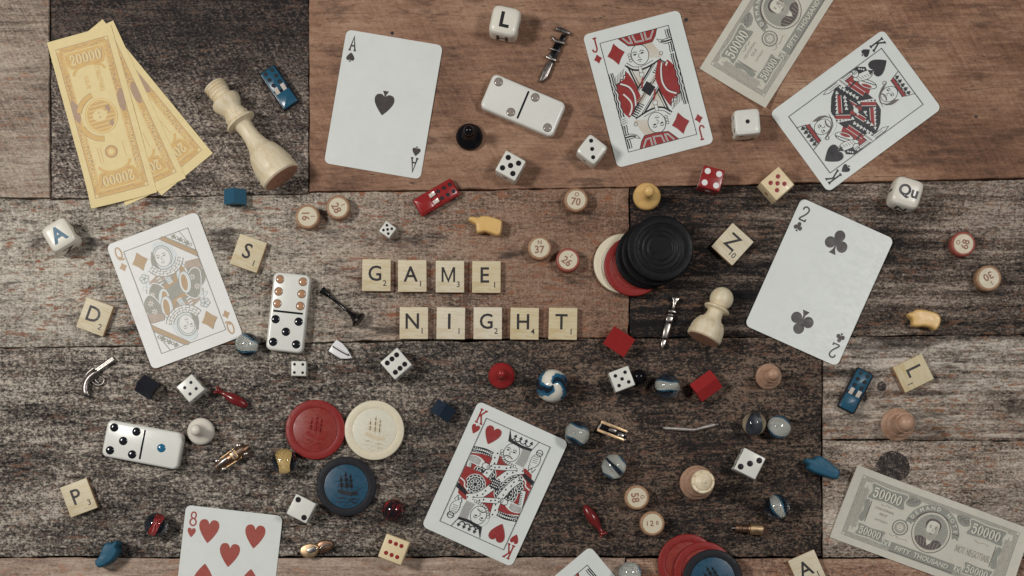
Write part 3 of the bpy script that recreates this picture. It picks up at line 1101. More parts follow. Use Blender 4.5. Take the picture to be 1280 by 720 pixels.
def queen_half(P, K='grey', R='gold', Wh='ivory', L='grey', T='paleblue', B='taupe'):  # all inks pale: the glare on this card is in its print
    # dress
    P.poly(B, [(-14, 11), (-8, 13.6), (6, 11.6), (14, 15), (22, 13), (22, 7.6), (13, 5), (0, 0), (-9, -4), (-15, 3)])
    P.poly(K, [(-9.2, 9.0), (7, 9.6), (8.4, 5.2), (0, -1.6), (-7.6, -3.0), (-10, 3)])
    P.stroke(R, [(-8.6, 3.4), (6, 7.6)], 2.6)
    P.poly(T, [(-3.8, 13.2), (-.8, 13.2), (1.0, 6), (-2.2, 5.4)])
    for i in range(5):
        P.stroke(L, [(-3.4 + i * .26, 12.4 - i * 1.4), (-.8 + i * .26, 12.6 - i * 1.4)], .25)
    for i in range(3):
        P.stroke(Wh, [(-8.4 + i * .3, 11.4 - i * 2), (-5.8 + i * .3, 12.0 - i * 2)], .8)
        P.stroke(R, [(1.6 + i * .4, 12.0 - i * 1.8), (4.4 + i * .4, 12.2 - i * 1.8)], 1.0)
    # left and right sleeve panels
    for pts, c0, c1 in (([(-15.4, 7), (-10.6, 9.4), (-5.8, 3.4), (-9.6, -4.6), (-15.6, -10), (-20, -6.4)], (-14.8, 2.4), (-13.8, -4.6)),
                        ([(13.2, 14), (21.6, 9), (22, 0.6), (16.2, -3.4), (12.2, 3.4), (11.4, 9)], (17.0, 8.4), (17.6, 2.4))):
        q = smooth_closed(pts, 3)
        P.poly(K, q)
        P.stroke(Wh, q, .6, True)
        for c in (c0, c1):
            for i in range(7):
                a = 2 * pi * i / 7
                P.stroke(Wh, [c, (c[0] + 2.0 * cos(a), c[1] + 2.0 * sin(a))], .5)
            P.ell(R, c[0], c[1], .7, n=10)
    for cx, cy, ro in ((8.4, 8.4, -0.16), (-8.2, -3.0, -0.16)):
        P.ell(T, cx, cy, 3.9, 7.4, rot=ro)
        P.ring(L, cx, cy, 3.9, 7.4, .3, rot=ro)
        P.ell(R, cx + .4, cy, 2.1, 5.6, rot=ro)
        P.ring(Wh, cx + .4, cy, 2.4, 6.0, .5, rot=ro)
    # flower held on the left
    for i in range(5):
        a = 2 * pi * i / 5 + .3
        P.ell(T, -15.8 + 1.8 * cos(a), 14.4 + 1.8 * sin(a), 1.5, 1.3)
        P.ring(L, -15.8 + 1.8 * cos(a), 14.4 + 1.8 * sin(a), 1.5, 1.3, .25, 12)
    P.ell(L, -15.8, 14.4, .7, n=10)
    P.curve(L, [(-15.6, 12), (-16.6, 8.4), (-17.8, 4.6)], .35, 4)
    P.ring(T, -17.6, 8.6, 2.0, 1.2, .5, 14, rot=.6)
    P.ring(T, -15.0, 9.4, 1.8, 1.0, .5, 14, rot=-.5)
    # hair down the left of the face
    P.poly(K, smooth_closed([(-6.4, 27.4), (-5.2, 29.6), (-4.2, 24), (-3.6, 18), (-5.4, 13.8), (-8.0, 18.4), (-7.8, 24)], 3))
    # veil and head
    P.poly(T, smooth_closed([(-4.6, 30.2), (-2, 34.4), (3, 33.8), (8.4, 27.8), (9.6, 21), (6.6, 16.6), (-3.4, 15.4)], 3))
    face(P, 0.2, 23.6, 5.0, 6.4, ln=L, fill=Wh)
    P.ring(L, 0.2, 24.0, 6.2, 7.4, .4, a0=-60, a1=200)
    # checked collar
    for row in range(3):
        for i in range(11):
            a = radians(202 + i * 12.4)
            r1, r2 = 8.2 + row * 1.55, 8.2 + (row + 1) * 1.55
            a2 = radians(202 + (i + 1) * 12.4)
            q = [(0.6 + r1 * cos(a), 23.6 + r1 * sin(a)), (0.6 + r2 * cos(a), 23.6 + r2 * sin(a)), (0.6 + r2 * cos(a2), 23.6 + r2 * sin(a2)), (0.6 + r1 * cos(a2), 23.6 + r1 * sin(a2))]
            P.poly(Wh, q)
            if (row + i) % 2:
                P.stroke(L, q, .38, True)
    P.ring(L, 0.6, 23.6, 8.1, 8.1, .35, a0=200, a1=340)
    P.ring(L, 0.6, 23.6, 13.0, 13.0, .4, a0=203, a1=338)
    # crown band falling to the right
    P.poly(K, [(2.4, 36), (6.4, 36), (22, 21), (22, 15.4), (20, 17.8)])
    P.stroke(R, [(3.4, 36), (22, 17.6)], 2.7)
    P.stroke(L, [(2.0, 36), (21.9, 16.2)], .3)
    for x, y in ((11.6, 34.0), (15.0, 30.6), (18.4, 27.0)):
        draw_pip(P, L, 'club', x, y, 3.0, 3.2, rot=-.8)
        P.ring(L, x + 1.6, y - 1.8, 1.0, 1.0, .3, 10)
    P.stroke(L, [(16.2, 36), (19.4, 26.4), (16.8, 25.2)], .28)
    P.poly(B, [(13, 15.8), (21.9, 15.0), (21.9, 8.4), (11, 12)])


def bend(root, phi, f, step):
    """bends every sheet of a thing: height f(s) along the direction phi (s in millimetres)"""
    c, sn = cos(phi), sin(phi)
    for o in root.children:
        me = o.data
        bm = bmesh.new()
        bm.from_mesh(me)
        ss = [v.co.x * c + v.co.y * sn for v in bm.verts]
        k0, k1 = int(min(ss) * 1000 / step) - 1, int(max(ss) * 1000 / step) + 1
        for k in range(k0, k1 + 1):
            bmesh.ops.bisect_plane(bm, geom=bm.verts[:] + bm.edges[:] + bm.faces[:], plane_co=(k * step * .001 * c, k * step * .001 * sn, 0), plane_no=(c, sn, 0), dist=1e-7)
        for v in bm.verts:
            q = (v.co.x * c + v.co.y * sn) * 1000 / step
            k = math.floor(q)
            v.co.z += (f(k * step) * (k + 1 - q) + f((k + 1) * step) * (q - k)) * .001
        bm.to_mesh(me)
        bm.free()
        me.shade_smooth()
        me.set_sharp_from_angle(angle=radians(30))


def curl(s0, a0, s1, a1, wave=0.0, wl=30.0, ph=0.0):
    return lambda s: a0 * max(0.0, s0 - s) ** 2 + a1 * max(0.0, s - s1) ** 2 + wave * (1 + sin(s / wl * 2 * pi + ph))


def card(px, py, theta, w_px, h_px, rank, suit, label, ink, stock='white', art=None, pips=(), big=None, frame='black', z=0.0):
    t = empty('playing_card', px, py, theta, z=0.0, zoff=z * 0.001)
    tag(t, label, 'playing card', 'playing cards laid face up on the planks')
    kx, ky = w_px * S * 1000 / CW, h_px * S * 1000 / CH
    mb = MB()
    mb.pillow([(x * kx, y * ky) for x, y in round_rect(CW, CH, 3.6, 7)], [(0, 0.0), (0, CT - 0.06), (0.05, CT)])
    mb.build('card_sheet', INK[stock], t)

    def pr():
        P = Print(CT + 0.01)
        P.sc = (kx, ky)
        return P
    for r in (0, pi):
        P = pr()
        P.rot = r
        draw_rank(P, ink, rank, -25.7, 35.6, 8.8, 1.05)
        P.build('index_letter', t)
        P = pr()
        P.rot = r
        draw_pip(P, ink, suit, -26.0, 26.6, 5.4, 6.2)
        P.build('index_pip', t)
    for x, y, w, h, r in pips:
        P = pr()
        draw_pip(P, ink, suit, x, y, w, h, r)
        P.build('pip', t)
    if art:
        P = pr()
        for r in (0, pi):
            P.rot = r
            P.fat = 0.13
            art(P)
            P.fat = 0.0
            if big:
                draw_pip(P, ink, suit, *big)
        P.rot = 0
        fr = [(-22.3, -36), (22.3, -36), (22.3, 36), (-22.3, 36)]
        P.stroke(frame, fr, 0.34, True)
        P.build('court_figure', t)
    rb = random.Random(int(px))
    phi = pi / 2 + rb.uniform(-.35, .35)
    if rb.random() < .5:
        k_ = rb.uniform(.4, .8) / 44.0 ** 2
        bend(t, phi, lambda s_: k_ * s_ * s_, 6.0)                       # ends lifted
    else:
        k_ = rb.uniform(.4, .8)
        bend(t, phi, lambda s_: k_ * max(0.0, 1 - (s_ / 50.0) ** 2), 6.0)  # bowed up in the middle
    return t


card(479.4, 130.6, 9.6, 122.0, 169.5, 'A', 'spade', 'ace of spades with one small black spade in the middle', 'softblack',
     pips=((0.3, 0.6, 13.0, 16.0, pi),))
card(810.3, 111.4, -14.7, 124.6, 171.8, 'J', 'diamond', 'jack of diamonds with a red cap and red diamonds', 'red', art=jack_half, big=(-14.2, 26.6, 11.4, 14.2))
card(1069.3, 138.7, 53.6, 123.2, 176.2, 'K', 'spade', 'king of spades lying tilted beside the red dice, black spade pips', 'black', art=king_spade_half, big=(-14.2, 27.4, 11.4, 13.2))
card(1023.8, 353.0, 24.1, 126.6, 174.4, '2', 'club', 'two of clubs, mostly blank white with two black clubs', 'softblack',
     pips=((0, 27.6, 14.6, 15.6, 0), (0, -27.6, 14.6, 15.6, pi)))
card(218.7, 363.6, -20.5, 120.8, 165.8, 'Q', 'diamond', 'queen of diamonds, lamp glare painted into its pale gold and grey', 'gold', stock='ivory', art=queen_half, big=(-14.6, 26.2, 10.8, 13.0), frame='grey')
card(618.8, 605.0, 24.4, 123.6, 172.0, 'K', 'heart', 'king of hearts in a red robe with red heart pips', 'red', art=king_heart_half, big=(-14.6, 27.2, 10.4, 11.8))
card(283.5, 722.5, 6.6, 121.6, 170.0, '8', 'heart', 'eight of hearts cut off by the lower edge of the picture', 'softred',
     pips=tuple((x, y, 13.2, 15.4, r) for x, y, r in ((-15, 28.6, 0), (15, 28.6, 0), (0, 14.8, 0), (-15, 0, pi), (15, 0, pi), (0, -14.8, pi), (-15, -28.6, pi), (15, -28.6, pi))))
card(745.7, 788.0, -40.0, 122.9, 171.6, 'K', 'diamond', 'card of which only the framed top corner shows at the lower edge', 'red', art=jack_half, big=(-14.2, 26.6, 11.4, 14.2))

# ------------------------------------------------------------------ play money


def serif_digit(P, ch, cx, cy, w, h, col, shade):
    """fat-sided banknote numeral, light with a dark side"""
    for c, dx, k in ((shade, 0.16 * w, 1.0), (col, 0.0, 1.0)):
        if ch == '0':
            o = [(cx + dx + w * .5 * cos(2 * pi * i / 24), cy + h * .5 * sin(2 * pi * i / 24)) for i in range(24)]
            inn = [(cx + dx + w * .2 * cos(2 * pi * i / 24), cy + h * .40 * sin(2 * pi * i / 24)) for i in range(24)]
            fs = [(i, (i + 1) % 24, 24 + (i + 1) % 24, 24 + i) for i in range(24)]
            P.raw(c, o + inn, fs)
        elif ch == '5':
            P.poly(c, [(cx + dx + x * w, cy + y * h) for x, y in ((-.42, .5), (.42, .5), (.36, .34), (-.30, .34))])
            P.stroke(c, [(cx + dx - .36 * w, cy + .5 * h), (cx + dx - .36 * w, cy + .04 * h)], .14 * w)
            P.stroke(c, smooth_open([(cx + dx + x * w, cy + y * h) for x, y in ((-.36, .06), (.05, .16), (.32, -.05), (.26, -.34), (0, -.46), (-.34, -.40))], 4), .30 * w)
            P.ell(c, cx + dx - .32 * w, cy - .32 * h, .17 * w, .12 * h, n=12)
        elif ch == '2':
            P.stroke(c, smooth_open([(cx + dx + x * w, cy + y * h) for x, y in ((-.34, .24), (-.1, .44), (.28, .36), (.24, .06), (-.15, -.26), (-.40, -.44))], 4), .26 * w)
            P.poly(c, [(cx + dx + x * w, cy + y * h) for x, y in ((-.45, -.5), (.42, -.5), (.46, -.24), (.25, -.34), (-.38, -.36))])
            P.ell(c, cx + dx - .28 * w, cy + .24 * h, .17 * w, .12 * h, n=12)


def value_block(P, s, cx, cy, w, h, block, light, shade, rim):
    q = smooth_closed([(cx - w / 2, cy - h * .42), (cx - w * .44, cy), (cx - w / 2, cy + h * .42), (cx - w * .40, cy + h / 2), (cx, cy + h * .42), (cx + w * .40, cy + h / 2), (cx + w / 2, cy + h * .42),
                       (cx + w * .45, cy), (cx + w / 2, cy - h * .42), (cx + w * .40, cy - h / 2), (cx, cy - h * .42), (cx - w * .40, cy - h / 2)], 3)
    P.stroke(rim, q, 1.5, True)
    P.poly(block, q)
    n = len(s)
    dw = w * 0.80 / n
    for i, ch in enumerate(s):
        serif_digit(P, ch, cx - w * .40 + dw * (i + .5) - 0.05 * dw, cy, dw * .88, h * .66, light, shade)


def scroll_border(P, x0, x1, y0, y1, wd, base, dark, seed):
    rnd = random.Random(seed)
    for a, b_ in (((x0, y0), (x1, y0)), ((x1, y0), (x1, y1)), ((x1, y1), (x0, y1)), ((x0, y1), (x0, y0))):
        P.stroke(base, [a, b_], wd)
        L = hypot(b_[0] - a[0], b_[1] - a[1])
        n = int(L / 1.5)
        zb = P.z
        for i in range(n):
            t = (i + .5) / n
            x, y = a[0] + (b_[0] - a[0]) * t, a[1] + (b_[1] - a[1]) * t
            j = rnd.uniform(-.28, .28) * wd
            ang = rnd.uniform(0, 360)
            dx, dy = (b_[1] - a[1]) / L * j, (b_[0] - a[0]) / L * j
            P.z = zb + (i % 3) * P.step
            P.ring(dark, x + dx, y + dy, rnd.uniform(.5, .8), rnd.uniform(.4, .7), .26, 7, a0=ang, a1=ang + 260)
        P.z = zb + 5 * P.step


def ribbon_text(P, s, cx, cy, r, a0, a1, w, base, ink, h):
    P.ring(base, cx, cy, r, r, w, 20, a0=a1, a1=a0)
    n = len(s)
    for i, ch in enumerate(s):
        if ch == ' ':
            continue
        a = radians(a0 + (a1 - a0) * (i + .5) / n)
        P.text(ink, ch, cx + r * cos(a), cy + r * sin(a), h, a - pi / 2, 0.02)


def note50(px, py, theta, label, z):
    t = empty('play_money_note', px, py, theta, zoff=z * 0.001)
    tag(t, label, 'play money', 'play money notes')
    BW, BH = 119.6, 49.2
    mb = MB()
    mb.prism([(-BW / 2, -BH / 2), (BW / 2, -BH / 2), (BW / 2, BH / 2), (-BW / 2, BH / 2)], 0, 0.14)
    mb.build('note_paper', INK['note'], t, None)
    P = Print(0.15)
    G, Dk, Li, Mi = 'notegreen', 'notedark', 'notelight', 'notemid'
    # border of scrollwork
    scroll_border(P, -52, 52, -18.4, 18.4, 3.0, Mi, G, 5)
    P.stroke(G, [(-53.6, -20), (53.6, -20), (53.6, 20), (-53.6, 20)], .35, True)
    for sx in (-1, 1):
        scroll_border(P, sx * 48.4 - .4, sx * 48.4 + .4, -13, 13, 3.4, Mi, G, 8 + sx)
        P.poly(G, smooth_closed([(sx * 46.8, 5.5), (sx * 43.6, 6.5), (sx * 42.6, -1), (sx * 43.6, -7.5), (sx * 46.8, -6.5), (sx * 45.6, 0)], 3))
        P.stroke(Dk, [(sx * 42.4, 6.6), (sx * 42.4, -7.4)], .5)
    for sx in (-1, 1):                              # leafy corners of the top centre
        P.poly(G, smooth_closed([(sx * 21, 18), (sx * 12.5, 17.5), (sx * 14, 13), (sx * 19, 11.5), (sx * 22.5, 14)], 3))
        for i in range(5):
            P.ring(Dk, sx * (14.2 + i * 1.7), 15.2 + .6 * (-1) ** i, 1.2, .9, .35, 8, a0=30 * i, a1=30 * i + 220)
    for sx in (-1, 1):
        value_block(P, '50000', sx * 33.6, 12.6, 24.5, 9.8, G, Li, Dk, 'note')
        value_block(P, '50000', sx * 36.4, -13.0, 18.5, 7.4, G, Li, Dk, 'note')
    # title band
    P.poly(G, [(-21.6, -19.4), (21.6, -19.4), (21.6, -13.6), (-21.6, -13.6)])
    P.stroke(Dk, [(-21.6, -19.4), (21.6, -19.4)], .4)
    P.text(Dk, 'FIFTY  THOUSAND', .35, -16.7, 3.1, 0, .02, 1.02)
    P.text(Li, 'FIFTY  THOUSAND', 0, -16.5, 3.1, 0, .02, 1.02)
    for sx in (-1, 1):
        P.poly(G, [(sx * 23.0, -18.6), (sx * 26.4, -18.6), (sx * 26.4, -13.8), (sx * 23.0, -13.8)])
        P.stroke(Li, [(sx * 23.4, -18), (sx * 26, -14.4)], .5)
        P.stroke(Li, [(sx * 26, -18), (sx * 23.4, -14.4)], .5)
    # portrait oval
    P.ell(Mi, 0, 0.6, 12.2, 13.2, n=40)
    P.ring(Dk, 0, 0.6, 12.2, 13.2, .35, 44)
    P.ring(Li, 0, 0.6, 11.3, 12.3, .9, 44)
    for i in range(44):
        a = 2 * pi * i / 44
        P.ell(G, 11.3 * cos(a), .6 + 12.3 * sin(a), .3, n=6)
    P.ell(G, 0, .6, 10.4, 11.4, n=36)
    for i in range(15):
        y = -9 + i * 1.3
        hw = 10.2 * sqrt(max(0, 1 - ((y - .6) / 11.4) ** 2))
        P.stroke(Mi, [(-hw, y), (hw, y)], .42)
    P.poly(Dk, smooth_closed([(-8.8, -5.2), (-5.4, -3.4), (-2.0, -4.2), (2.4, -4.0), (5.8, -3.0), (9.0, -5.0), (6.4, -8.6), (0, -10.4), (-6.2, -8.8)], 3))
    for i in range(7):
        P.stroke(G, [(-7.4 + i * 2.4, -4.6), (-6.0 + i * 2.0, -9.0)], .4, lift=(i == 0))
    P.poly(Li, [(-2.0, -2.6), (2.8, -2.6), (1.6, -6.4), (.2, -8.0), (-1.0, -6.2)])
    P.poly(Dk, smooth_closed([(-4.5, 3.6), (-4.9, 6.4), (-2.4, 9.2), (2.4, 9.2), (5.0, 6.6), (4.8, 3.4), (3.6, 1.8), (-3.4, 2.0)], 3))
    P.poly(Li, smooth_closed([(-3.8, 3.4), (-2.8, 7.2), (.4, 8.2), (3.6, 7.0), (4.2, 3.4), (3.5, -.4), (1.6, -2.8), (-.8, -2.8), (-2.9, -.4)], 3))
    for i in range(6):
        P.stroke(Mi, [(2.2 + i * .3, 6.6 - i * .4), (1.8 + i * .34, -1.4 + i * .5)], .3, lift=(i == 0))
    P.poly(Mi, smooth_closed([(-3.2, .6), (-1.6, .0), (.2, .5), (2.2, .0), (3.8, .8), (3.2, -2.4), (1.4, -4.6), (-.6, -4.6), (-2.6, -2.4)], 3))
    for i in range(6):
        P.stroke(G, [(-2.4 + i * 1.0, -.2), (-1.6 + i * .7, -4.0)], .24, lift=(i == 0))
    for sx in (-1, 1):
        P.ell(Dk, .2 + sx * 1.6, 3.7, .62, .36, n=10)
        P.stroke(Dk, [(.2 + sx * .7, 4.8), (.2 + sx * 2.5, 4.7)], .4)
    P.stroke(Dk, [(.3, 3.6), (.9, 1.8), (.1, 1.5)], .3)
    P.stroke(Dk, [(-.9, -.4), (1.4, -.4)], .4)
    # ribbon over the portrait
    P.ring(Dk, .4, .0, 15.6, 15.6, 4.2, 24, a0=14, a1=166)
    ribbon_text(P, 'DEMAND NOTE', 0, .6, 15.6, 166, 14, 4.2, G, Li, 2.5)
    for sx, a in ((-1, 166), (1, 14)):
        x, y = 15.6 * cos(radians(a)), .6 + 15.6 * sin(radians(a))
        P.poly(G, [(x - 2.3, y), (x + 2.3, y), (x + 1.8 + sx * .8, y - 3.2), (x + sx * .6, y - 1.8), (x - 1.8 + sx * .8, y - 3.2)])
        P.stroke(Dk, [(x - 2.3, y), (x + 2.3, y)], .4)
    # seal, small lines, not negotiable
    P.ell(G, -19.6, -3.2, 4.9)
    P.ring(Dk, -19.6, -3.2, 4.9, 4.9, .3)
    P.ring(Li, -19.6, -3.2, 3.9, 3.9, .55)
    for i in range(16):
        P.ell(Li, -19.6 + 4.4 * cos(2 * pi * i / 16), -3.2 + 4.4 * sin(2 * pi * i / 16), .24, n=6)
    P.ell(Mi, -19.6, -3.2, 2.9)
    P.ring(Li, -19.6, -3.2, 1.5, 1.5, .6, 14)
    P.stroke(Li, [(-21.4, -3.2), (-17.8, -3.2)], .5)
    P.text(Mi, 'CENTENNIAL', -32.6, 3.6, 1.5)
    P.text(Mi, 'ISSUE', -32.4, .6, 1.6)
    P.text(Mi, 'WITHOUT', -32.4, -3.6, 1.3)
    P.curve(Mi, [(-36, 7), (-34, 6.2), (-32, 7.2), (-30, 6.4), (-28, 7.0)], .35)
    P.curve(Mi, [(-25, -9), (-22.5, -10), (-20.5, -8.8), (-18.5, -10.2), (-14, -9.4), (-12.6, -10.2)], .3)
    P.text(Mi, 'NOT NEGOTIABLE', 30.6, -3.0, 4.6, 0, 0.0, .46)
    P.curve(Mi, [(28, 5.8), (31, 4.8), (34, 5.8), (38, 5.0)], .3)
    P.build('printed_design', t)
    return t


def note20(px, py, theta, label, z):
    """upright yellow note, (px, py) is its centre"""
    t = empty('play_money_note', px, py, theta, zoff=z * 0.001)
    tag(t, label, 'play money', 'play money notes')
    w, h = 42.6, 111.2
    mb = MB()
    mb.prism([(-w / 2, -h / 2), (w / 2, -h / 2), (w / 2, h / 2), (-w / 2, h / 2)], 0, 0.14)
    mb.build('note_paper', INK['yellow'], t, None)
    P = Print(0.15)
    G, Dk, Pa = 'ygold', 'ygrey', 'yellow'
    scroll_border(P, -15.2, 15.2, -47.5, 47.5, 3.6, G, Dk, 3)
    P.stroke(Dk, [(-17.2, -49.5), (17.2, -49.5), (17.2, 49.5), (-17.2, 49.5)], .35, True)
    P.stroke(G, [(-12.9, -45), (12.9, -45), (12.9, 45), (-12.9, 45)], .4, True)
    for r in (0, pi):
        P.rot = r
        P.poly(G, smooth_closed([(-11.6, 35.6), (-12.4, 44), (0, 44.8), (12.4, 44), (11.6, 35.6), (8, 34.2), (0, 36), (-8, 34.2)], 3))
        P.stroke(Dk, [(-12.2, 44.6), (-9.6, 36), (-6, 35), (0, 36.6), (6, 35), (9.6, 36), (12.2, 44.6)], .3)
        for i, ch in enumerate('20000'):
            serif_digit(P, ch, -8.4 + i * 4.2, 40.2, 3.7, 6.6, Pa, Dk)
        P.ring(G, 0, 30, 10.2, 5.4, 1.6, 16, a0=0, a1=180)
        # corner leaves
        for sx in (-1, 1):
            for i in range(6):
                P.ring(Dk, sx * 14.6, 16 + i * 3.1, 1.3, 1.0, .4, 8, a0=40 * i, a1=40 * i + 230)
    P.rot = 0
    for sx in (-1, 1):
        P.poly(Dk, smooth_closed([(sx * 13.2, 12), (sx * 16.6, 15), (sx * 16.9, 4), (sx * 14.6, 0), (sx * 12.8, 5)], 3))
        P.text(Pa, 'TWENTY', sx * 15.0, -14, 2.0, -pi / 2, .02, 1.5)
        P.text(Pa, 'THOUSAND', sx * 15.0, -31, 2.0, -pi / 2, .02, 1.3)
    # portrait in the middle with ribbon pieces
    P.ell(G, 0, 1, 10.4, 11.4, n=36)
    P.ring(Pa, 0, 1, 9.6, 10.6, .7, 36)
    P.ell('ygold', 0, 1, 8.6, 9.6, n=32)
    for i in range(14):
        y = -7 + i * 1.25
        hw = 8.2 * sqrt(max(0, 1 - ((y - 1) / 9.6) ** 2))
        P.stroke(Dk if i % 2 else Pa, [(-hw, y), (hw, y)], .3)
    P.ell(Pa, -.8, 1.6, 4.6, 3.8)
    P.poly(Dk, [(3.4, 6.2), (6.6, 7), (6.6, 2.6), (5, 2.2)])
    P.poly(Dk, [(3.6, -4.6), (6.6, -2.2), (6.8, -5.8), (5, -7)])
    for y, x in ((3.4, -1), (.4, -1)):
        P.ell(Dk, x, y, .4, .7, n=8)
    for a0, a1 in ((100, 158), (196, 262)):
        P.ring(G, 0, 1, 14.4, 14.6, 3.4, 12, a0=a0, a1=a1)
        P.ring(Dk, 0, 1, 12.8, 13.0, .3, 12, a0=a0, a1=a1)
        P.ring(Dk, 0, 1, 16.0, 16.2, .3, 12, a0=a0, a1=a1)
    P.ell(G, 0, -22.6, 4.2)
    P.ring(Dk, 0, -22.6, 3.6, 3.6, .7, 20)
    P.ell(Pa, 0, -22.6, 1.8)
    P.text(G, 'NOT NEGOTIABLE', 5.4, 26, 3.0, -pi / 2, 0, .55)
    P.text(G, 'ISSUE', -3, 24, 2.6, -pi / 2)
    for x in (-8.4, -6.6, 8.4):
        P.stroke(G, [(x, -18), (x + .2, -28)], .3)
    P.build('printed_design', t)
    return t


def from_corner(bl, theta, w, h):
    """centre of an upright note from its bottom-left corner in pixels"""
    c, s = cos(radians(theta)), sin(radians(theta))
    return bl[0] + w / 2 * c + h / 2 * s, bl[1] + w / 2 * s - h / 2 * c


cx, cy = from_corner((201.5, 244.8), -39.4, 84, 217)
note20(cx, cy, -39.4, 'lowest yellow 20000 note, fanned furthest from the top one', 0.02)
cx, cy = from_corner((156.8, 257.8), -24.8, 84, 217)
note20(cx, cy, -24.8, 'middle yellow 20000 note between two others of the fan', 0.28)
cx, cy = from_corner((116.6, 262.8), -15.4, 83, 217)
t = note20(cx, cy, -15.4, 'top yellow 20000 note of the fan, its whole design showing', 0.54)
bend(t, -2.1, curl(-200, 0, 36, .008, .12, 60, 2.0), 3.0)
t = note50(977.0, 12.8, -57.8, 'grey 50000 note standing steeply above the king of spades', 0.02)
bend(t, 0.5, curl(-38, .006, 30, .004, .25, 46, 1.0), 3.0)
t = note50(1162.7, 666.6, 20.2, 'grey 50000 note partly covering the dark knot', 0.3)
bend(t, -0.45, curl(-36, .006, 34, .006, .3, 52, 0.4), 3.0)

# ------------------------------------------------------------------ letter tiles
tile_wood = turned_wood('maple_tile', (194, 184, 158), (180, 163, 128), (90, 500, 500), 0.5, vary=True)
tile_edge = turned_wood('tile_side_wood', (176, 136, 96), (140, 100, 70), (200, 200, 600), 0.6)
TW, TH, TZ = 18.2, 20.4, 4.2
tile_sheet = None


def tile(px, py, th, letter, score, label, lx=0.0, ly=0.0):
    global tile_sheet
    t = empty('letter_tile', px, py, th, z=TZ * 0.001)
    tag(t, label, 'letter tile', 'wooden letter tiles')
    if tile_sheet is None:
        mb = MB()
        pts = round_rect(TW, TH, 0.5, 3)
        mb.pillow(pts, [(0.15, 0), (0, 0.2), (0, TZ - 0.35), (0.12, TZ - 0.08), (0.35, TZ)])
        for i, f in enumerate(mb.f):
            n = len(pts)
            if len(f) == 4 and i < 2 * n:
                mb.m[i] = 1
        o = mb.build('tile_block', [tile_wood, tile_edge], t)
        tile_sheet = o.data
    else:
        link('tile_block', tile_sheet, t)
    P = Print(TZ + 0.01)
    h = 9.9
    if letter == 'M':
        for st in ([(-3.7, -4.8), (-3.7, 4.8)], [(3.7, -4.8), (3.7, 4.8)], [(-3.5, 4.6), (0, -4.0), (3.5, 4.6)]):
            P.stroke('tileink', [(x - 1.0, y + 1.2) for x, y in st], 1.25)
    else:
        P.text('tileink', letter, -1.0 + lx, 1.2 + ly, h, 0, 0.012, 0.94 if letter not in 'I' else 1.0)
    P.build('letter', t)
    P = Print(TZ + 0.01)
    P.text('tileink', score, 5.3 if len(score) == 1 else 4.6, -5.0, 3.7, 0, 0.010)
    P.build('score_number', t)
    return t


for px, py, th, L, sc_, lab in (
        (470.5, 343.9, 0.4, 'G', '2', 'letter tile G that starts the word GAME'),
        (515.3, 344.8, -0.2, 'A', '1', 'letter tile A inside the word GAME'),
        (562.4, 345.6, 0.1, 'M', '3', 'letter tile M with a 3, in the word GAME'),
        (608.0, 346.1, 0.3, 'E', '1', 'letter tile E ending the word GAME'),
        (517.3, 403.7, 0.2, 'N', '1', 'letter tile N that starts the word NIGHT'),
        (563.5, 404.0, 0.8, 'I', '1', 'letter tile I in the word NIGHT'),
        (609.7, 403.9, 0.2, 'G', '2', 'letter tile G in the middle of the word NIGHT'),
        (655.7, 404.5, 0.9, 'H', '4', 'letter tile H with a 4, in the word NIGHT'),
        (703.7, 404.6, 1.2, 'T', '1', 'letter tile T ending the word NIGHT'),
        (310.4, 316.5, 19.2, 'S', '1', 'tilted letter tile S above the upright domino'),
        (118.3, 395.9, 19.8, 'D', '2', 'tilted letter tile D left of the queen of diamonds'),
        (915.7, 305.1, 42.2, 'Z', '10', 'letter tile Z with a 10, standing on one corner'),
        (98.2, 622.1, -20.6, 'P', '3', 'tilted letter tile P with a 3 on grey wood'),
        (1142.0, 466.4, 64.0, 'L', '1', 'letter tile L turned nearly on its side'),
        (1009.3, 712.2, -24.0, 'A', '1', 'tilted letter tile A cut by the lower edge of the picture')):
    tile(px, py, th, L, sc_, lab)

# ------------------------------------------------------------------ dice
PIPS = {1: [(0, 0)], 2: [(-1, 1), (1, -1)], 3: [(-1, 1), (0, 0), (1, -1)], 4: [(-1, 1), (1, 1), (-1, -1), (1, -1)],
        5: [(-1, 1), (1, 1), (0, 0), (-1, -1), (1, -1)], 6: [(-1, 1), (-1, 0), (-1, -1), (1, 1), (1, 0), (1, -1)]}


def superbox(a, n=10, e=9.0):
    """cube of edge a with strongly rounded corners"""
    mb = MB()
    for ax in range(3):
        for s in (-1, 1):
            vs = []
            for i in range(n + 1):
                for j in range(n + 1):
                    u, v = math.tan(pi / 4 * (2 * i / n - 1)), math.tan(pi / 4 * (2 * j / n - 1))
                    p = [0, 0, 0]
                    p[ax], p[(ax + 1) % 3], p[(ax + 2) % 3] = s, u, v
                    r = (abs(p[0]) ** e + abs(p[1]) ** e + abs(p[2]) ** e) ** (-1 / e)
                    vs.append([c * r * a / 2 for c in p])
            fs = []
            for i in range(n):
                for j in range(n):
                    f = (i * (n + 1) + j, (i + 1) * (n + 1) + j, (i + 1) * (n + 1) + j + 1, i * (n + 1) + j + 1)
                    fs.append(f if s > 0 else f[::-1])
            mb.add([(x, y, z + a / 2) for x, y, z in vs], fs)
    return mb


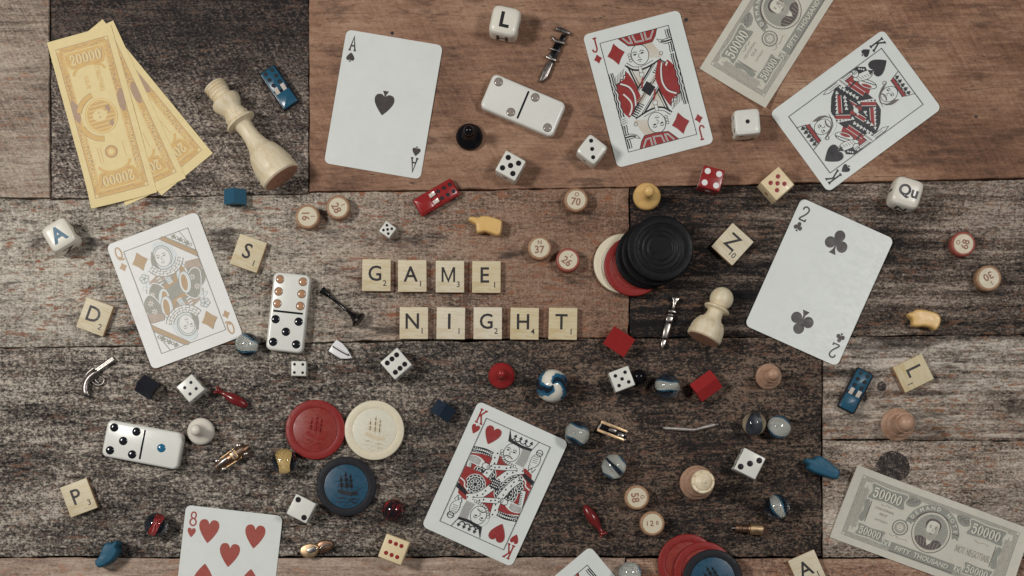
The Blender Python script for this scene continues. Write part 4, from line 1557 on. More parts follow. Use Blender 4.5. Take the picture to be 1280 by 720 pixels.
dice_white = plain('white_die_plastic', (200, 200, 192), 0.28, var=0.01, sss=0.0)
dice_ivory = plain('ivory_die_plastic', (206, 188, 152), 0.34, var=0.05, nscale=700)
dice_red = plain('red_die_plastic', (132, 36, 36), 0.25, var=0.02)
pip_black = plain('black_pip_paint', (28, 26, 28), 0.25, var=0.02)
pip_red = plain('red_pip_paint', (128, 38, 36), 0.3, var=0.02)
pip_white = plain('white_pip_paint', (208, 208, 204), 0.3, var=0.02)
_dm = {}


def face_matrix(k, a):
    """places a face drawn in the xy plane on side k of a cube standing on z=0"""
    R = [Matrix.Identity(4), Matrix.Rotation(pi / 2, 4, 'X'), Matrix.Rotation(pi / 2, 4, 'X'), Matrix.Rotation(pi / 2, 4, 'X'), Matrix.Rotation(pi / 2, 4, 'X'), Matrix.Rotation(pi, 4, 'X')]
    ctr = Matrix.Translation((0, 0, a / 2))
    if k == 0:
        return ctr @ Matrix.Translation((0, 0, a / 2))
    if k == 5:
        return ctr @ Matrix.Rotation(pi, 4, 'X') @ Matrix.Translation((0, 0, a / 2))
    return ctr @ Matrix.Rotation((k - 1) * pi / 2, 4, 'Z') @ Matrix.Rotation(pi / 2, 4, 'X') @ Matrix.Translation((0, 0, a / 2))


def die(px, py, edge_px, th, value, label, body=dice_white, pipm=pip_black, pr=0.085, spread=0.25, rounded=False, turn=0, flip=False, grp='small spotted dice'):
    a = edge_px * S * 1000
    a = a * (H - a / 1000) / H          # edge_px was read off the top face, which is nearer the lens
    t = empty('die', px, py, th, z=a * 0.001)
    tag(t, label, 'die', grp)
    if rounded:
        superbox(a, 12, 8.0).build('die_body', body, t, 60)
        sunk = 0.0
    else:
        mb = MB()
        mb.box(-a / 2, a / 2, -a / 2, a / 2, 0, a)
        mb.build('die_body', body, t, 38, bevel=a * 0.045)
    key = (round(a, 2), pr, pipm.name)
    if key not in _dm:
        mb = MB()
        r = pr * a
        mb.lathe([(r, -0.2), (r, 0.012), (r * 0.85, 0.03), (r * 0.5, 0.045), (0, 0.05)], 16)
        _dm[key] = mb.mesh('pip', pipm)
    rest = [v for v in (1, 2, 3, 4, 5, 6) if v not in (value, 7 - value)]
    if flip:
        rest = rest[::-1]
    vals = [value, rest[0], rest[1], 7 - rest[0] if 7 - rest[0] in rest else rest[2], 7 - rest[1] if 7 - rest[1] in rest else rest[3], 7 - value]
    for k, v in enumerate(vals):
        M = face_matrix(k, a)
        if k == 5:
            continue
        for u, w in PIPS[v]:
            if k == 0 and turn:
                u, w = -w, u
            dip = 0.0
            if rounded:
                q = max(abs(u), abs(w)) * spread * 2
                dip = -a / 2 * (1 - (1 - min(q, .95) ** 8) ** (1 / 8)) * 1.0
            o = link('pip', _dm[key], t)
            o.matrix_local = Matrix.Diagonal((1, 1, 1, 1))
            Ml = M @ Matrix.Translation((u * spread * a, w * spread * a, dip))
            Ml.translation = Ml.translation * 0.001
            o.matrix_local = Ml
    return t


die(638.2, 206.9, 28.4, 29, 5, 'white die showing five black spots, below the domino of grey spots', pr=0.122, spread=0.26)
die(740.2, 186.2, 29.4, 38, 3, 'white round-cornered die showing three black spots in a line', rounded=True, pr=0.09, spread=0.25)
die(934.6, 151.8, 32.6, -5, 1, 'white round-cornered die showing a single black spot', rounded=True, pr=0.085)
die(889.9, 222.8, 27.4, 15, 4, 'dark red die with four white spots on top', dice_red, pip_white, pr=0.138, spread=0.27)
die(972.0, 229.2, 30.4, 49, 5, 'ivory die showing five red spots', dice_ivory, pip_red, pr=0.096, spread=0.20)
die(484.5, 286.8, 15.6, 36, 5, 'tiny white die showing five spots, standing askew', pr=0.115, spread=0.24, grp='tiny white dice')
die(373.2, 460.6, 18.4, 1, 4, 'tiny white die showing four spots, lying square', pr=0.10, spread=0.28, grp='tiny white dice')
die(238.0, 485.2, 25.4, 49.6, 4, 'white die showing four spots beside the black house', pr=0.085, spread=0.20)
die(495.0, 454.5, 28.6, 49, 6, 'white die showing six black spots', pr=0.115, spread=0.27)
die(777.6, 473.6, 25.9, -21, 5, 'white die showing five spots, touching a small black ball', pr=0.092, spread=0.25)
die(937.5, 579.5, 29.8, 27, 3, 'white die showing three black spots in a diagonal', pr=0.13, spread=0.29, turn=1)
die(376.4, 635.8, 27.8, 27, 2, 'white die showing two black spots in opposite corners', pr=0.13, spread=0.30)
die(492.2, 686.8, 31.0, 21, 6, 'ivory die showing six red spots', dice_ivory, pip_red, pr=0.088, spread=0.24, turn=1)


def letter_die(px, py, th, a, top, side, side2, ink, label, h):
    t = empty('letter_die', px, py, th, z=a * 0.001)
    tag(t, label, 'letter die', 'big rounded letter dice')
    superbox(a, 14, 5.2).build('die_body', plain('white_letter_die_plastic', (204, 200, 188), 0.3, var=0.01), t, 60)
    for k, s, kk in ((0, top, ink), (1, side, 'black'), (4, side2, 'black'), (2, side2, 'black')):
        P = Print(0.015)
        P.text(kk, s, 0, 0, h if k == 0 else h * .9, 0, 0.035)
        o = P.build('letter', t)
        M = face_matrix(k, a)
        M.translation = M.translation * 0.001
        o.matrix_local = M
    return t


letter_die(631.3, 24.5, 12, 18.6, 'L', 'H', 'E', 'black', 'big rounded white letter die showing a black L', 9.8)
letter_die(72.6, 292.8, -31, 18.4, 'A', 'Z', 'N', 'blueink', 'big rounded white letter die showing a blue A', 10.0)
letter_die(1135.6, 239.6, 17, 18.6, 'Qu', 'N', 'I', 'black', 'big rounded white letter die showing Qu', 8.8)

# ------------------------------------------------------------------ dominoes
dom_white = plain('domino_resin', (202, 202, 195), 0.25, var=0.012)
SPOTS = {
    'black': plain('black_domino_paint', (26, 28, 32), 0.12, var=0.03),
    'grey': plain('grey_domino_paint', (132, 124, 116), 0.15, var=0.05),
    'tan': plain('tan_domino_paint', (160, 122, 94), 0.15, var=0.06, nscale=900),
    'brown': plain('brown_spot_rim', (92, 80, 72), 0.3, var=0.1),
    'blue': plain('blue_domino_paint', (38, 92, 122), 0.15, var=0.03),
}
D6 = [(-1, 1), (0, 1), (1, 1), (-1, -1), (0, -1), (1, -1)]


def domino(px, py, th, L, Wd, left, right, label):
    """long side along local x; left/right = (spots, colour)"""
    dz = 8.2
    t = empty('domino', px, py, th, z=dz * 0.001)
    tag(t, label, 'domino', 'white dominoes')
    mb = MB()
    mb.pillow(round_rect(L, Wd, 3.6, 7), [(1.4, 0), (0.4, .4), (0, 1.3), (0, dz - 2.0), (.25, dz - 1.0), (.8, dz - .35), (1.6, dz)])
    mb.build('domino_block', dom_white, t, 50)
    mb = MB()
    mb.pillow(round_rect(1.3, Wd * .80, .3, 2), [(0, dz - .3), (0, dz + .02), (.25, dz + .06)])
    mb.build('divider_line', SPOTS['black'], t)
    r = 2.75
    for cx, (n, c) in ((-L / 4, left), (L / 4, right)):
        lst = D6 if n == 6 else PIPS[n]
        for u, v in lst:
            mb = MB()
            mb.lathe([(r, dz - .3), (r, dz + .02), (r * .94, dz + .14), (r * .7, dz + .42), (r * .35, dz + .58), (0, dz + .62)], 20)
            o = mb.build('spot', SPOTS[c], t)
            sx = 0.31 if n == 6 else 0.29
            o.location = ((cx + u * sx * L / 2) * .001, v * .31 * Wd * .001, 0)
            if c in ('grey', 'tan'):
                mb = MB()
                mb.lathe([(r - .42, dz + .2), (r - .2, dz + .24), (r + .06, dz + .02)], 20)
                mb.f = mb.f[:-2]
                mb.m = mb.m[:-2]
                q_ = mb.build('spot_rim', SPOTS['brown'], o)
    return t


domino(653.8, 131.0, 22.9, 50.5, 23.6, (2, 'grey'), (2, 'grey'), 'white domino with two grey spots on each half')
domino(360.0, 390.3, 96.2, 50.0, 23.8, (6, 'tan'), (5, 'black'), 'white domino with six tan and five black spots')
domino(177.9, 555.7, 10.6, 49.4, 23.8, (5, 'black'), (1, 'blue'), 'white domino with five black spots and one blue')

# ------------------------------------------------------------------ bingo markers
chip_wood = turned_wood('bingo_wood', (154, 122, 94), (132, 98, 74), (500, 500, 120), 0.5)
chip_paper = plain('bingo_face_paint', (188, 179, 156), 0.5, var=0.05, nscale=900)
chip_red = plain('red_chip_rim_paint', (140, 74, 62), 0.5, var=0.12, nscale=900)
BZ = 8.0


def bingo(px, py, th, letter, num, label, r=7.6, red=False, side=False):
    t = empty('bingo_marker', px, py, th, z=BZ * 0.001)
    tag(t, label, 'bingo marker', 'round wooden bingo markers')
    mb = MB()
    mb.lathe([(r * .9, 0), (r, .8), (r, BZ - 1.2), (r * .96, BZ - .4), (r * .88, BZ), (r * .80, BZ - .05), (r * .78, BZ - .5)], 36)
    mb.build('marker_disc', chip_red if red else chip_wood, t, 50)
    mb = MB()
    mb.lathe([(r * .785, BZ - .9), (r * .785, BZ - .32), (0, BZ - .30)], 32)
    mb.build('marker_face', chip_paper, t)
    P = Print(BZ - .27)
    if side:
        P.text('bingoink', '1', -3.3, 0, 3.0, 0, 0.03)
        P.text('bingoink', '2', -.4, .1, 3.6, 0, 0.03)
        P.text('bingoink', 'B', 3.2, .4, 2.4, 0, 0.02)
    else:
        P.text('bingoink', letter, 0, 3.5, 2.7, 0, 0.02)
        P.text('bingoink', num, 0, -1.1, 5.0, 0, 0.025, .95)
    P.build('printed_number', t)
    return t


bingo(384.2, 270.4, 88, 'I', '16', 'wooden bingo marker numbered 16 with a reddish rim', 7.8)
bingo(422.4, 258.9, 64, 'I', '28', 'wooden bingo marker numbered 28 beside the ace of spades')
bingo(720.2, 249.6, 7, 'O', '70', 'wooden bingo marker numbered 70 at the plank joint', 7.6)
bingo(674.6, 309.6, 0, 'N', '37', 'wooden bingo marker numbered 37 under the letter N')
bingo(710.0, 324.6, 40, 'I', '26', 'wooden bingo marker numbered 26 with a red rim, near marker 37', red=True)
bingo(1204.6, 304.6, -75, 'O', '68', 'wooden bingo marker numbered 68, red rimmed, on the dark ridged board', 7.9, red=True)
bingo(1236.4, 347.4, 151, 'I', '30', 'wooden bingo marker numbered 30, upside down', 8.2)
bingo(796.3, 621.8, 82, 'G', '58', 'wooden bingo marker numbered 58 with a sideways G', 7.9)
bingo(815.6, 654.4, 0, 'B', '12', 'wooden bingo marker numbered 12 with a B', 7.9, side=True)

# ------------------------------------------------------------------ poker chips
CHIPM = {
    'red': plain('red_chip_clay', (122, 36, 33), 0.40, var=0.08, nscale=500, spec=0.3),
    'redin': plain('red_chip_inlay', (124, 44, 37), 0.34, var=0.14, nscale=700),
    'white': plain('cream_chip_clay', (198, 189, 166), 0.42, var=0.03, nscale=400),
    'whitein': plain('cream_chip_inlay', (196, 192, 176), 0.36, var=0.03, nscale=400),
    'blue': plain('slate_chip_clay', (31, 32, 36), 0.50, var=0.12, nscale=600, spec=0.2),
    'bluein': plain('blue_chip_inlay', (29, 66, 87), 0.34, var=0.10, nscale=700),
    'black': plain('black_chip_clay', (13, 13, 16), 0.42, var=0.08, nscale=500, spec=0.2),
    'shipblue': plain('ship_relief_navy', (24, 26, 32), 0.4, var=0.10, nscale=900),
    'shipcream': plain('ship_relief_cream', (188, 176, 150), 0.4, var=0.03),
    'shipred': plain('ship_relief_red', (124, 40, 36), 0.26, var=0.08),
}
CR, CZ = 19.1, 3.3


def sail_shape(w):
    """sailing ship on waves as raised strips, in millimetres"""
    mb = MB()

    def strip(pts, wd, z1=0.18):
        P = Print()
        P.stroke('black', pts, wd)
        n = len(P.v)
        vs = [(x, y, 0) for x, y, _ in P.v] + [(x, y, z1) for x, y, _ in P.v]
        fs = []
        for f in P.f:
            fs.append(tuple(n + i for i in f))
        k = len(pts)
        for i in range(k - 1):
            fs += [(2 * i, 2 * i + 2, n + 2 * i + 2, n + 2 * i), (2 * i + 3, 2 * i + 1, n + 2 * i + 1, n + 2 * i + 3)]
        mb.add(vs, fs)
    mb.prism(smooth_closed([(-5.6, -3.0), (-4.6, -1.6), (-1, -2.6), (3, -3.6), (5.6, -3.4), (7, -5.2), (2, -5.8), (-3, -4.8)], 3), 0, .34)
    for x, y0, y1 in ((-2.6, -2, 7.2), (.6, -2.6, 9.4), (3.4, -3, 7.6)):
        strip([(x, y0), (x - .2, y1)], .42, .26)
    for x, y, ww, hh in ((-2.7, 1.2, 2.6, 2.6), (-2.7, 4.4, 2.2, 2.0), (.4, .8, 3.0, 3.0), (.4, 4.4, 2.6, 2.4), (.3, 7.2, 2.0, 1.6), (3.2, .4, 2.4, 2.6), (3.2, 3.4, 2.2, 2.0), (3.1, 5.8, 1.7, 1.4)):
        mb.prism([(x - ww / 2, y - hh / 2 - .2), (x + ww / 2, y - hh / 2), (x + ww * .42, y + hh / 2), (x - ww * .38, y + hh / 2 - .2)], 0, .26)
    strip([(5.6, -3.4), (9.4, -1.8)], .4, .24)
    for x, y in ((-4.4, 3), (-5.4, -.4)):
        strip([(x, y), (x + 1.6, y + 2.6)], .3)
    rnd = random.Random(4)
    for i in range(10):
        y = -6.2 - (i % 5) * 1.35
        x0 = rnd.uniform(-8, -1) if i < 5 else rnd.uniform(0, 4)
        hw = sqrt(max(1, 12.6 ** 2 - y * y))
        x0 = max(-hw + 1, x0)
        x1 = min(hw - 1, x0 + rnd.uniform(4, 8))
        strip(smooth_open([(x0, y), ((x0 + x1) / 2, y - .7 + 1.2 * (i % 2)), (x1, y - .3)], 4), .5, .2)
    return mb


def chip(px, py, z, kind, label, th=0.0, ship=True, grp='poker chips lying flat', tilt=(0, 0), ref_top=True, rr=CR):
    t = empty('poker_chip', px, py, th, z=(z + CZ) * 0.001 if ref_top else 0, zoff=z * 0.001)
    t.rotation_euler = (radians(tilt[0]), radians(tilt[1]), -radians(th))
    tag(t, label, 'poker chip', grp)
    inl = {'red': 'redin', 'white': 'whitein', 'blue': 'bluein', 'black': 'black'}[kind]
    r, q = rr, rr * 0.735
    mb = MB()
    mb.lathe([(r - .5, 0), (r, .5), (r, CZ - .6), (r - .2, CZ - .2), (r - .6, CZ), (q + .7, CZ), (q + .35, CZ - .1), (q + .2, CZ - .45), (0, CZ - .45)], 72)
    mb.build('chip_rim', CHIPM[kind], t, 50)
    mb = MB()
    if kind == 'black':
        prof = [(q, CZ - .5), (q, CZ - .15)]
        rr2 = q
        while rr2 > 8.0:
            prof += [(rr2 - .3, CZ - .05), (rr2 - 1.1, CZ - .05), (rr2 - 1.4, CZ - .3), (rr2 - 1.9, CZ - .3)]
            rr2 -= 3.1
        prof += [(0, CZ - .1)]
        mb.lathe(prof, 56)
    else:
        mb.lathe([(q, CZ - .5), (q - .1, CZ - .22), (q - .5, CZ - .12), (0, CZ - .06)], 56)
    mb.build('chip_inlay', CHIPM[inl], t, 50)
    if ship and kind != 'black':
        s = sail_shape(1)
        for i, p in enumerate(s.v):
            s.v[i] = Vector((p.x * 1.02, p.y * 1.02, p.z * (1.0 if kind == 'blue' else .6) + CZ - .1))
        s.build('ship_relief', CHIPM[{'blue': 'shipblue', 'red': 'shipred', 'white': 'shipcream'}[kind]], t, 30)
    return t


chip(394.0, 537.0, 0, 'red', 'red poker chip lying flat beside the cream one', th=8)
chip(467.8, 537.8, 0, 'white', 'cream poker chip lying flat beside the red one', th=5)
chip(432.7, 608.0, 0, 'blue', 'blue poker chip with a dark sailing ship', th=-5)
# slumped stack, cream at the bottom and black on top
g = 'chips in the slumped black stack'
chip(779.5, 329.2, 0, 'white', 'cream chip at the bottom of the slumped black stack', grp=g)
chip(792.5, 332.4, CZ, 'red', 'red chip under the black ones of the slumped stack', grp=g, th=20)
for i, (dx, dy) in enumerate(((810, 320), (819, 314), (818, 316), (826, 311), (825.5, 310))):
    lab = ('lowest black chip of the slumped stack', 'second black chip up in the slumped stack', 'middle black chip of the slumped stack',
           'black chip just under the top of the slumped stack', 'topmost black chip of the slumped stack')[i]
    chip(dx, dy, CZ * (i + 2), 'black', lab, grp=g, th=31 * i, rr=20.6)
# fan of three at the lower edge
g = 'chips fanned at the lower edge'
chip(859.8, 704.8, 0, 'red', 'lowest red chip of the fan at the lower edge', grp=g, th=-20)
chip(880.0, 714.4, CZ, 'red', 'middle red chip of the fan, under the blue one', grp=g, th=30)
chip(891.2, 724.4, CZ * 2, 'blue', 'blue ship chip on top of the red fan', grp=g, th=-30)

# ------------------------------------------------------------------ pawns and chess pieces


def arc(r, z, a0, a1, n=8, rz=None):
    rz = rz or r
    return [(max(0.0, r * cos(radians(a0 + (a1 - a0) * i / n))), z + rz * sin(radians(a0 + (a1 - a0) * i / n))) for i in range(n + 1)]


def cone_pawn(px, py, r, hgt, mat, label, head=0.27, grp='standing cone pawns', wood=False):
    """pawn standing on its base, (px, py) is the centre of the base"""
    t = empty('pawn', px, py)
    tag(t, label, 'pawn', grp)
    hr = r * head * 1.35
    mb = MB()
    if wood:
        prof = [(r * .9, 0), (r, .8), (r, 2.0), (r * .93, 2.6), (r * .95, 3.4), (r * .8, 4.6), (r * .72, 6.5), (r * .74, 7.2), (r * .62, 8.2), (r * .5, hgt * .5), (r * .42, hgt * .66), (r * .62, hgt * .70), (r * .60, hgt * .74), (r * .38, hgt * .76)]
        mb.lathe(prof, 40)
        mb.build('base', mat, t, 30)
        mb = MB()
        mb.lathe(arc(r * .52, hgt - r * .52, -60, 90, 10), 32)
        mb.build('head', mat, t)
    else:
        mb.lathe([(r * .93, 0), (r, .7), (r, 2.4), (r * .97, 3.4), (r * .90, 4.3), (r * .76, 5.2), (r * .58, 6.2), (r * .42, 7.8), (r * .32, 10.5), (r * .27, hgt * .68), (hr * .7, hgt - hr * 1.8)], 40)
        mb.build('base', mat, t, 50)
        mb = MB()
        mb.lathe(arc(hr, hgt - hr, -65, 90, 10), 28)
        mb.build('head', mat, t)
    return t


pl_yellow = plain('yellow_plastic', (200, 164, 104), 0.35, var=0.03)
pl_black = plain('black_plastic', (16, 15, 18), 0.16, var=0.02, spec=0.25)
pl_red = plain('red_plastic', (134, 36, 36), 0.28, var=0.02)
pl_white = plain('white_plastic', (204, 198, 186), 0.35, var=0.02)
pawn_wood = turned_wood('pawn_wood', (170, 138, 116), (150, 116, 94), (200, 200, 60))
chess_wood = turned_wood('chess_boxwood', (204, 193, 168), (190, 172, 138), (300, 300, 50))
base_wood = turned_wood('chess_base_wood', (150, 112, 90), (126, 92, 74), (300, 300, 50), 0.7)

cone_pawn(808.2, 246.5, 8.8, 22, pl_yellow, 'standing yellow pawn seen from above, near the black chips', head=.31)
cone_pawn(586.8, 172.0, 8.6, 22, pl_black, 'standing black pawn seen from above beside the ace', head=.29)
cone_pawn(627.0, 470.0, 8.5, 20, pl_red, 'standing red pawn seen from above', head=.25)
cone_pawn(252.0, 539.5, 8.7, 22, pl_white, 'standing white pawn beside the domino with a blue spot', head=.30)
cone_pawn(960.2, 471.0, 8.2, 24, pawn_wood, 'standing brown wooden pawn under the two of clubs', wood=True, grp='standing wooden pieces')
cone_pawn(1121, 531, 10.6, 30, pawn_wood, 'standing brown wooden pawn above the dark knot', wood=True, grp='standing wooden pieces')

# chess rook-like piece standing, crown pale
t = empty('chess_piece', 870.8, 603.4)
tag(t, 'standing wooden chess piece with a wide pale crown', 'chess piece', 'wooden chess pieces')
mb = MB()
mb.lathe([(10.2, 0), (11, .8), (11, 2.4), (10.4, 3.2), (10.5, 4.4), (9.2, 6), (8.4, 8.4), (8.6, 9.2), (7.0, 11), (4.8, 18), (4.4, 22), (5.8, 23), (5.6, 24), (4.6, 24.6), (5.6, 28)], 44)
mb.build('base', pawn_wood, t, 30)
mb = MB()
n = 10
mb.lathe([(5.4, 27.6), (6.4, 29.5), (7.0, 32), (7.3, 33.2), (6.9, 33.6), (5.6, 33.4), (5.0, 34.4), (3.0, 35.4), (1.2, 35.9), (1.2, 36.6), (0, 37)], 40)
mb.build('crown', chess_wood, t, 30)
for i in range(8):
    a = 2 * pi * i / 8 + .2
    m2 = MB()
    m2.sphere((6.6 * cos(a), 6.6 * sin(a), 33.5), .8, 10)
    m2.build('crown_point', chess_wood, t)

# fallen king and pawn
KING = [(12.2, 0), (13.1, .8), (13.2, 4.6), (12.6, 5.8), (12.9, 7.2), (12.6, 10), (11.6, 15), (10.0, 20), (9.4, 21.2), (8.4, 22.0), (6.8, 26), (5.6, 31), (5.2, 37), (5.6, 41.6), (6.4, 42.8), (9.9, 43.6), (10.1, 44.6), (9.4, 45.4), (7.2, 46.4), (7.9, 47.6), (8.0, 49), (7.0, 50),
        (7.2, 51.2), (6.4, 52.2), (6.6, 53.2), (7.8, 55.5), (9.2, 58.2), (9.6, 60.4), (9.0, 62.0), (7.6, 63.0), (6.3, 63.6), (6.6, 64.6), (6.2, 65.6), (6.9, 66.8), (6.7, 68.0)]


def lying(name, label, base_px, head_px, z_base, z_head, grp):
    """Empty whose local z runs from the base to the head of a fallen piece"""
    o = bpy.data.objects.new(name, None)
    a = Vector(W(base_px[0], base_px[1], z_base * .001))
    b_ = Vector(W(head_px[0], head_px[1], z_head * .001))
    o.location = a
    o.rotation_euler = (b_ - a).to_track_quat('Z', 'Y').to_euler()
    COL.objects.link(o)
    tag(o, label, 'chess piece', grp)
    return o


t = lying('chess_king', 'fallen pale wooden chess king lying on its side', (352.0, 222.0), (272.0, 113.0), 13.2, 10.2, 'wooden chess pieces')
mb = MB()
mb.lathe(KING, 48)
mb.build('king_body', chess_wood, t, 30)
mb = MB()
mb.lathe([(12.3, -.4), (12.2, 0.05), (0, .1)][:2] + [(12.2, .05)], 40)
mb = MB()
mb.lathe([(0, -.30), (3.0, -.30), (3.2, -.12), (6.0, -.12), (6.2, -.34), (12.0, -.34), (12.1, .1)], 40)
mb.build('base_underside', base_wood, t, 30)
mb = MB()
mb.lathe([(6.2, 67.6), (7.2, 68.6), (6.3, 69.6), (7.4, 70.6), (6.5, 71.6), (7.5, 72.6), (7.1, 73.6), (5.4, 74.2), (3.4, 75.2), (0, 75.6)], 40)
mb.build('crown', chess_wood, t, 30)

t = lying('chess_pawn', 'fallen pale wooden chess pawn with a ball head', (878.9, 423.6), (901.2, 375.0), 11.2, 8.2, 'wooden chess pieces')
mb = MB()
mb.lathe([(10.2, 0), (11.1, .7), (11.2, 3.2), (10.8, 4.4), (11.0, 5.6), (10.4, 8.6), (9.4, 11.0), (8.6, 11.8), (8.4, 12.6), (6.6, 13.4), (5.4, 16), (5.0, 19.0), (5.6, 19.8), (8.2, 20.6), (8.5, 21.4), (7.8, 22.2), (5.0, 22.6)], 44)
mb.build('pawn_body', chess_wood, t, 30)
mb = MB()
mb.lathe([(0, -.3), (9.8, -.3), (10.0, .1)], 36)
mb.build('base_underside', base_wood, t, 30)
mb = MB()
mb.sphere((0, 0, 28.6), 7.5, 36)
mb.build('head', chess_wood, t)

# ------------------------------------------------------------------ marbles
clear = glass('clear_marble_glass')
VANE = {
    'white': plain('grey_white_vane', (178, 176, 168), 0.4, var=0.05), 'blue': plain('blue_vane', (38, 88, 114), 0.35, var=0.1),
    'yellow': plain('yellow_vane', (208, 170, 104), 0.4, var=0.08), 'red': plain('red_vane', (156, 38, 36), 0.4, var=0.1),
    'amber': plain('cream_amber_vane', (206, 182, 152), 0.4, var=0.1), 'navy': plain('navy_and_shade_vane', (26, 34, 46), 0.35, var=0.1),  # navy also paints the dark, shaded parts of the clear glass
}


def marble(px, py, r_px, label, vanes, seed):
    r = r_px * S * 1000 * 0.992
    t = empty('marble', px, py, 0, z=r * .001)
    t.location.z = 0
    tag(t, label, 'marble', 'clear glass marbles with coloured vanes')
    mb = MB()
    mb.sphere((0, 0, r), r, 48)
    mb.build('glass_ball', clear, t, 180)
    C0 = Matrix.Translation((0, 0, r))
    for k, (c, edge, wd, yo, az, tw_) in enumerate(vanes):
        # a twisted ribbon, its axis level and turned az degrees, its face up, yo above the centre
        E = Matrix.Rotation(radians(az), 4, 'Z') @ Matrix.Rotation(pi / 2, 4, 'X')
        mb = MB()
        n, m_ = 20, 8
        vs, fs, mi = [], [], []
        for s in (-1, 1):
            b0 = len(vs)
            for i in range(n + 1):
                zz = (-.86 + 1.72 * i / n)
                lim = sqrt(max(0, 1 - zz * zz - yo * yo)) * .93
                tw = zz * tw_
                for j in range(m_ + 1):
                    u = -1 + 2 * j / m_
                    w = u * min(lim, wd * (1 + .25 * sin(zz * 3.1 + k * 2 + seed)))
                    x, y = w, yo + .10 * (1 - u * u) * sin(zz * 2 + k) + s * .03 * (1 - abs(u))
                    q = Vector((x * cos(tw) - y * sin(tw), x * sin(tw) + y * cos(tw), zz))
                    if q.length > .95:
                        q = q * (.95 / q.length)
                    vs.append(tuple(q * r))
            for i in range(n):
                for j in range(m_):
                    f = (b0 + i * (m_ + 1) + j, b0 + i * (m_ + 1) + j + 1, b0 + (i + 1) * (m_ + 1) + j + 1, b0 + (i + 1) * (m_ + 1) + j)
                    fs.append(f if s > 0 else f[::-1])
                    mi.append(1 if j in (0, m_ - 1) else 0)
        mb.add(vs, fs, 0, C0 @ E)
        mb.m = mi
        mb.build('vane_or_shade_sheet', [VANE[c], VANE[edge]], t, 180)
    return t


SHADE_SHEET = ('navy', 'navy', .95, -.25)  # wide dark sheet added low in the ball to paint its shaded caps
marble(309.2, 431.2, 15.2, 'clear marble with a grey white vane touching the queen card', (SHADE_SHEET + (80, .1), ('white', 'blue', .50, .1, 80, .5)), 1)
marble(834.0, 482.6, 15.8, 'clear marble with a white band beside a red house', (SHADE_SHEET + (90, .1), ('white', 'blue', .36, .1, 92, .7)), 2)
marble(721.6, 542.0, 16.0, 'clear marble touching a corner of the king of hearts', (SHADE_SHEET + (60, .1), ('white', 'blue', .55, .1, 70, .5)), 3)
marble(767.2, 583.2, 15.6, 'pale clear marble with blue streaks under the brass trough', (('white', 'blue', .9, -.1, 50, .2), ('navy', 'blue', .12, .25, 50, .4)), 4)
marble(942.6, 529.8, 14.8, 'clear marble with cream sides, touching a blue one', (('amber', 'amber', .95, -.2, 0, .1), ('navy', 'navy', .42, .05, -4, .3)), 5)
marble(973.6, 533.8, 15.0, 'bluish grey marble touching the one with cream sides', (('navy', 'blue', .95, -.25, 60, .1), ('white', 'blue', .58, .05, 70, .4)), 6)
marble(971.4, 633.6, 16.0, 'clear marble with a blue and white twist, alone by a board edge', (SHADE_SHEET + (40, .1), ('white', 'blue', .34, .1, 40, 1.2)), 7)
marble(355.4, 576.8, 16.2, 'clear marble with a yellow vane inside', (('navy', 'white', .85, -.3, 10, .2), ('yellow', 'yellow', .42, .1, 6, .3)), 8)
marble(195.4, 656.0, 15.0, 'clear marble with a red core', (('navy', 'white', .9, -.3, -20, .2), ('red', 'red', .30, .1, -20, .9)), 9)
marble(787.4, 716.4, 14.6, 'greyish marble half out at the lower edge', (('white', 'blue', .9, -.1, 30, .3),), 10)

# opaque marbles: blue and white swirl, black and red


def spiral_mat(name):
    """two-armed spiral of white on blue glass, looking down local z"""
    m, nt, b = new_mat(name)
    tc = node(nt, 'ShaderNodeTexCoord')
    wob = node(nt, 'ShaderNodeMapping')
    wob.inputs[1].default_value = (0.0012, 0.0008, 0)
    wob.inputs[3].default_value = (100, 100, 100)
    nt.links.new(tc.outputs['Object'], wob.inputs[0])
    nz = noise(nt, wob.outputs[0], (1.5, 1.5, 1.5), 3, .5)
    sp = node(nt, 'ShaderNodeSeparateXYZ')
    nt.links.new(wob.outputs[0], sp.inputs[0])
    ang = mathn(nt, 'ARCTAN2', sp.outputs[1], sp.outputs[0])
    rad = mathn(nt, 'SQRT', mathn(nt, 'ADD', mathn(nt, 'MULTIPLY', sp.outputs[0], sp.outputs[0]), mathn(nt, 'MULTIPLY', sp.outputs[1], sp.outputs[1])))
    ph = mathn(nt, 'ADD', mathn(nt, 'MULTIPLY', ang, 2.0), mathn(nt, 'MULTIPLY', rad, 3.6))
    ph = mathn(nt, 'ADD', ph, mathn(nt, 'MULTIPLY', nz, 3.0))
    f = mathn(nt, 'ADD', mathn(nt, 'MULTIPLY', mathn(nt, 'SINE', ph), .5), .5)
    nt.links.new(ramp(nt, f, [(.10, D(26, 34, 44)), (.24, D(36, 88, 116)), (.52, D(40, 92, 120)), (.60, D(188, 184, 172)), (.9, D(208, 202, 190))]), b.inputs['Base Color'])
    b.inputs['Roughness'].default_value = .06
    return m


def streak_mat(name):
    m, nt, b = new_mat(name)
    tc = node(nt, 'ShaderNodeTexCoord')
    mp = node(nt, 'ShaderNodeMapping')
    mp.inputs[2].default_value = (.3, .2, .7)
    nt.links.new(tc.outputs['Object'], mp.inputs[0])
    n_ = noise(nt, mp.outputs[0], (420, 130, 130), 3, .55, (7, 2, 0), 1.6)
    nt.links.new(ramp(nt, n_, [(.45, D(24, 22, 26)), (.56, D(60, 26, 28)), (.62, D(150, 36, 32)), (.74, D(136, 40, 34)), (.80, D(170, 120, 90))]), b.inputs['Base Color'])
    b.inputs['Roughness'].default_value = .06
    return m


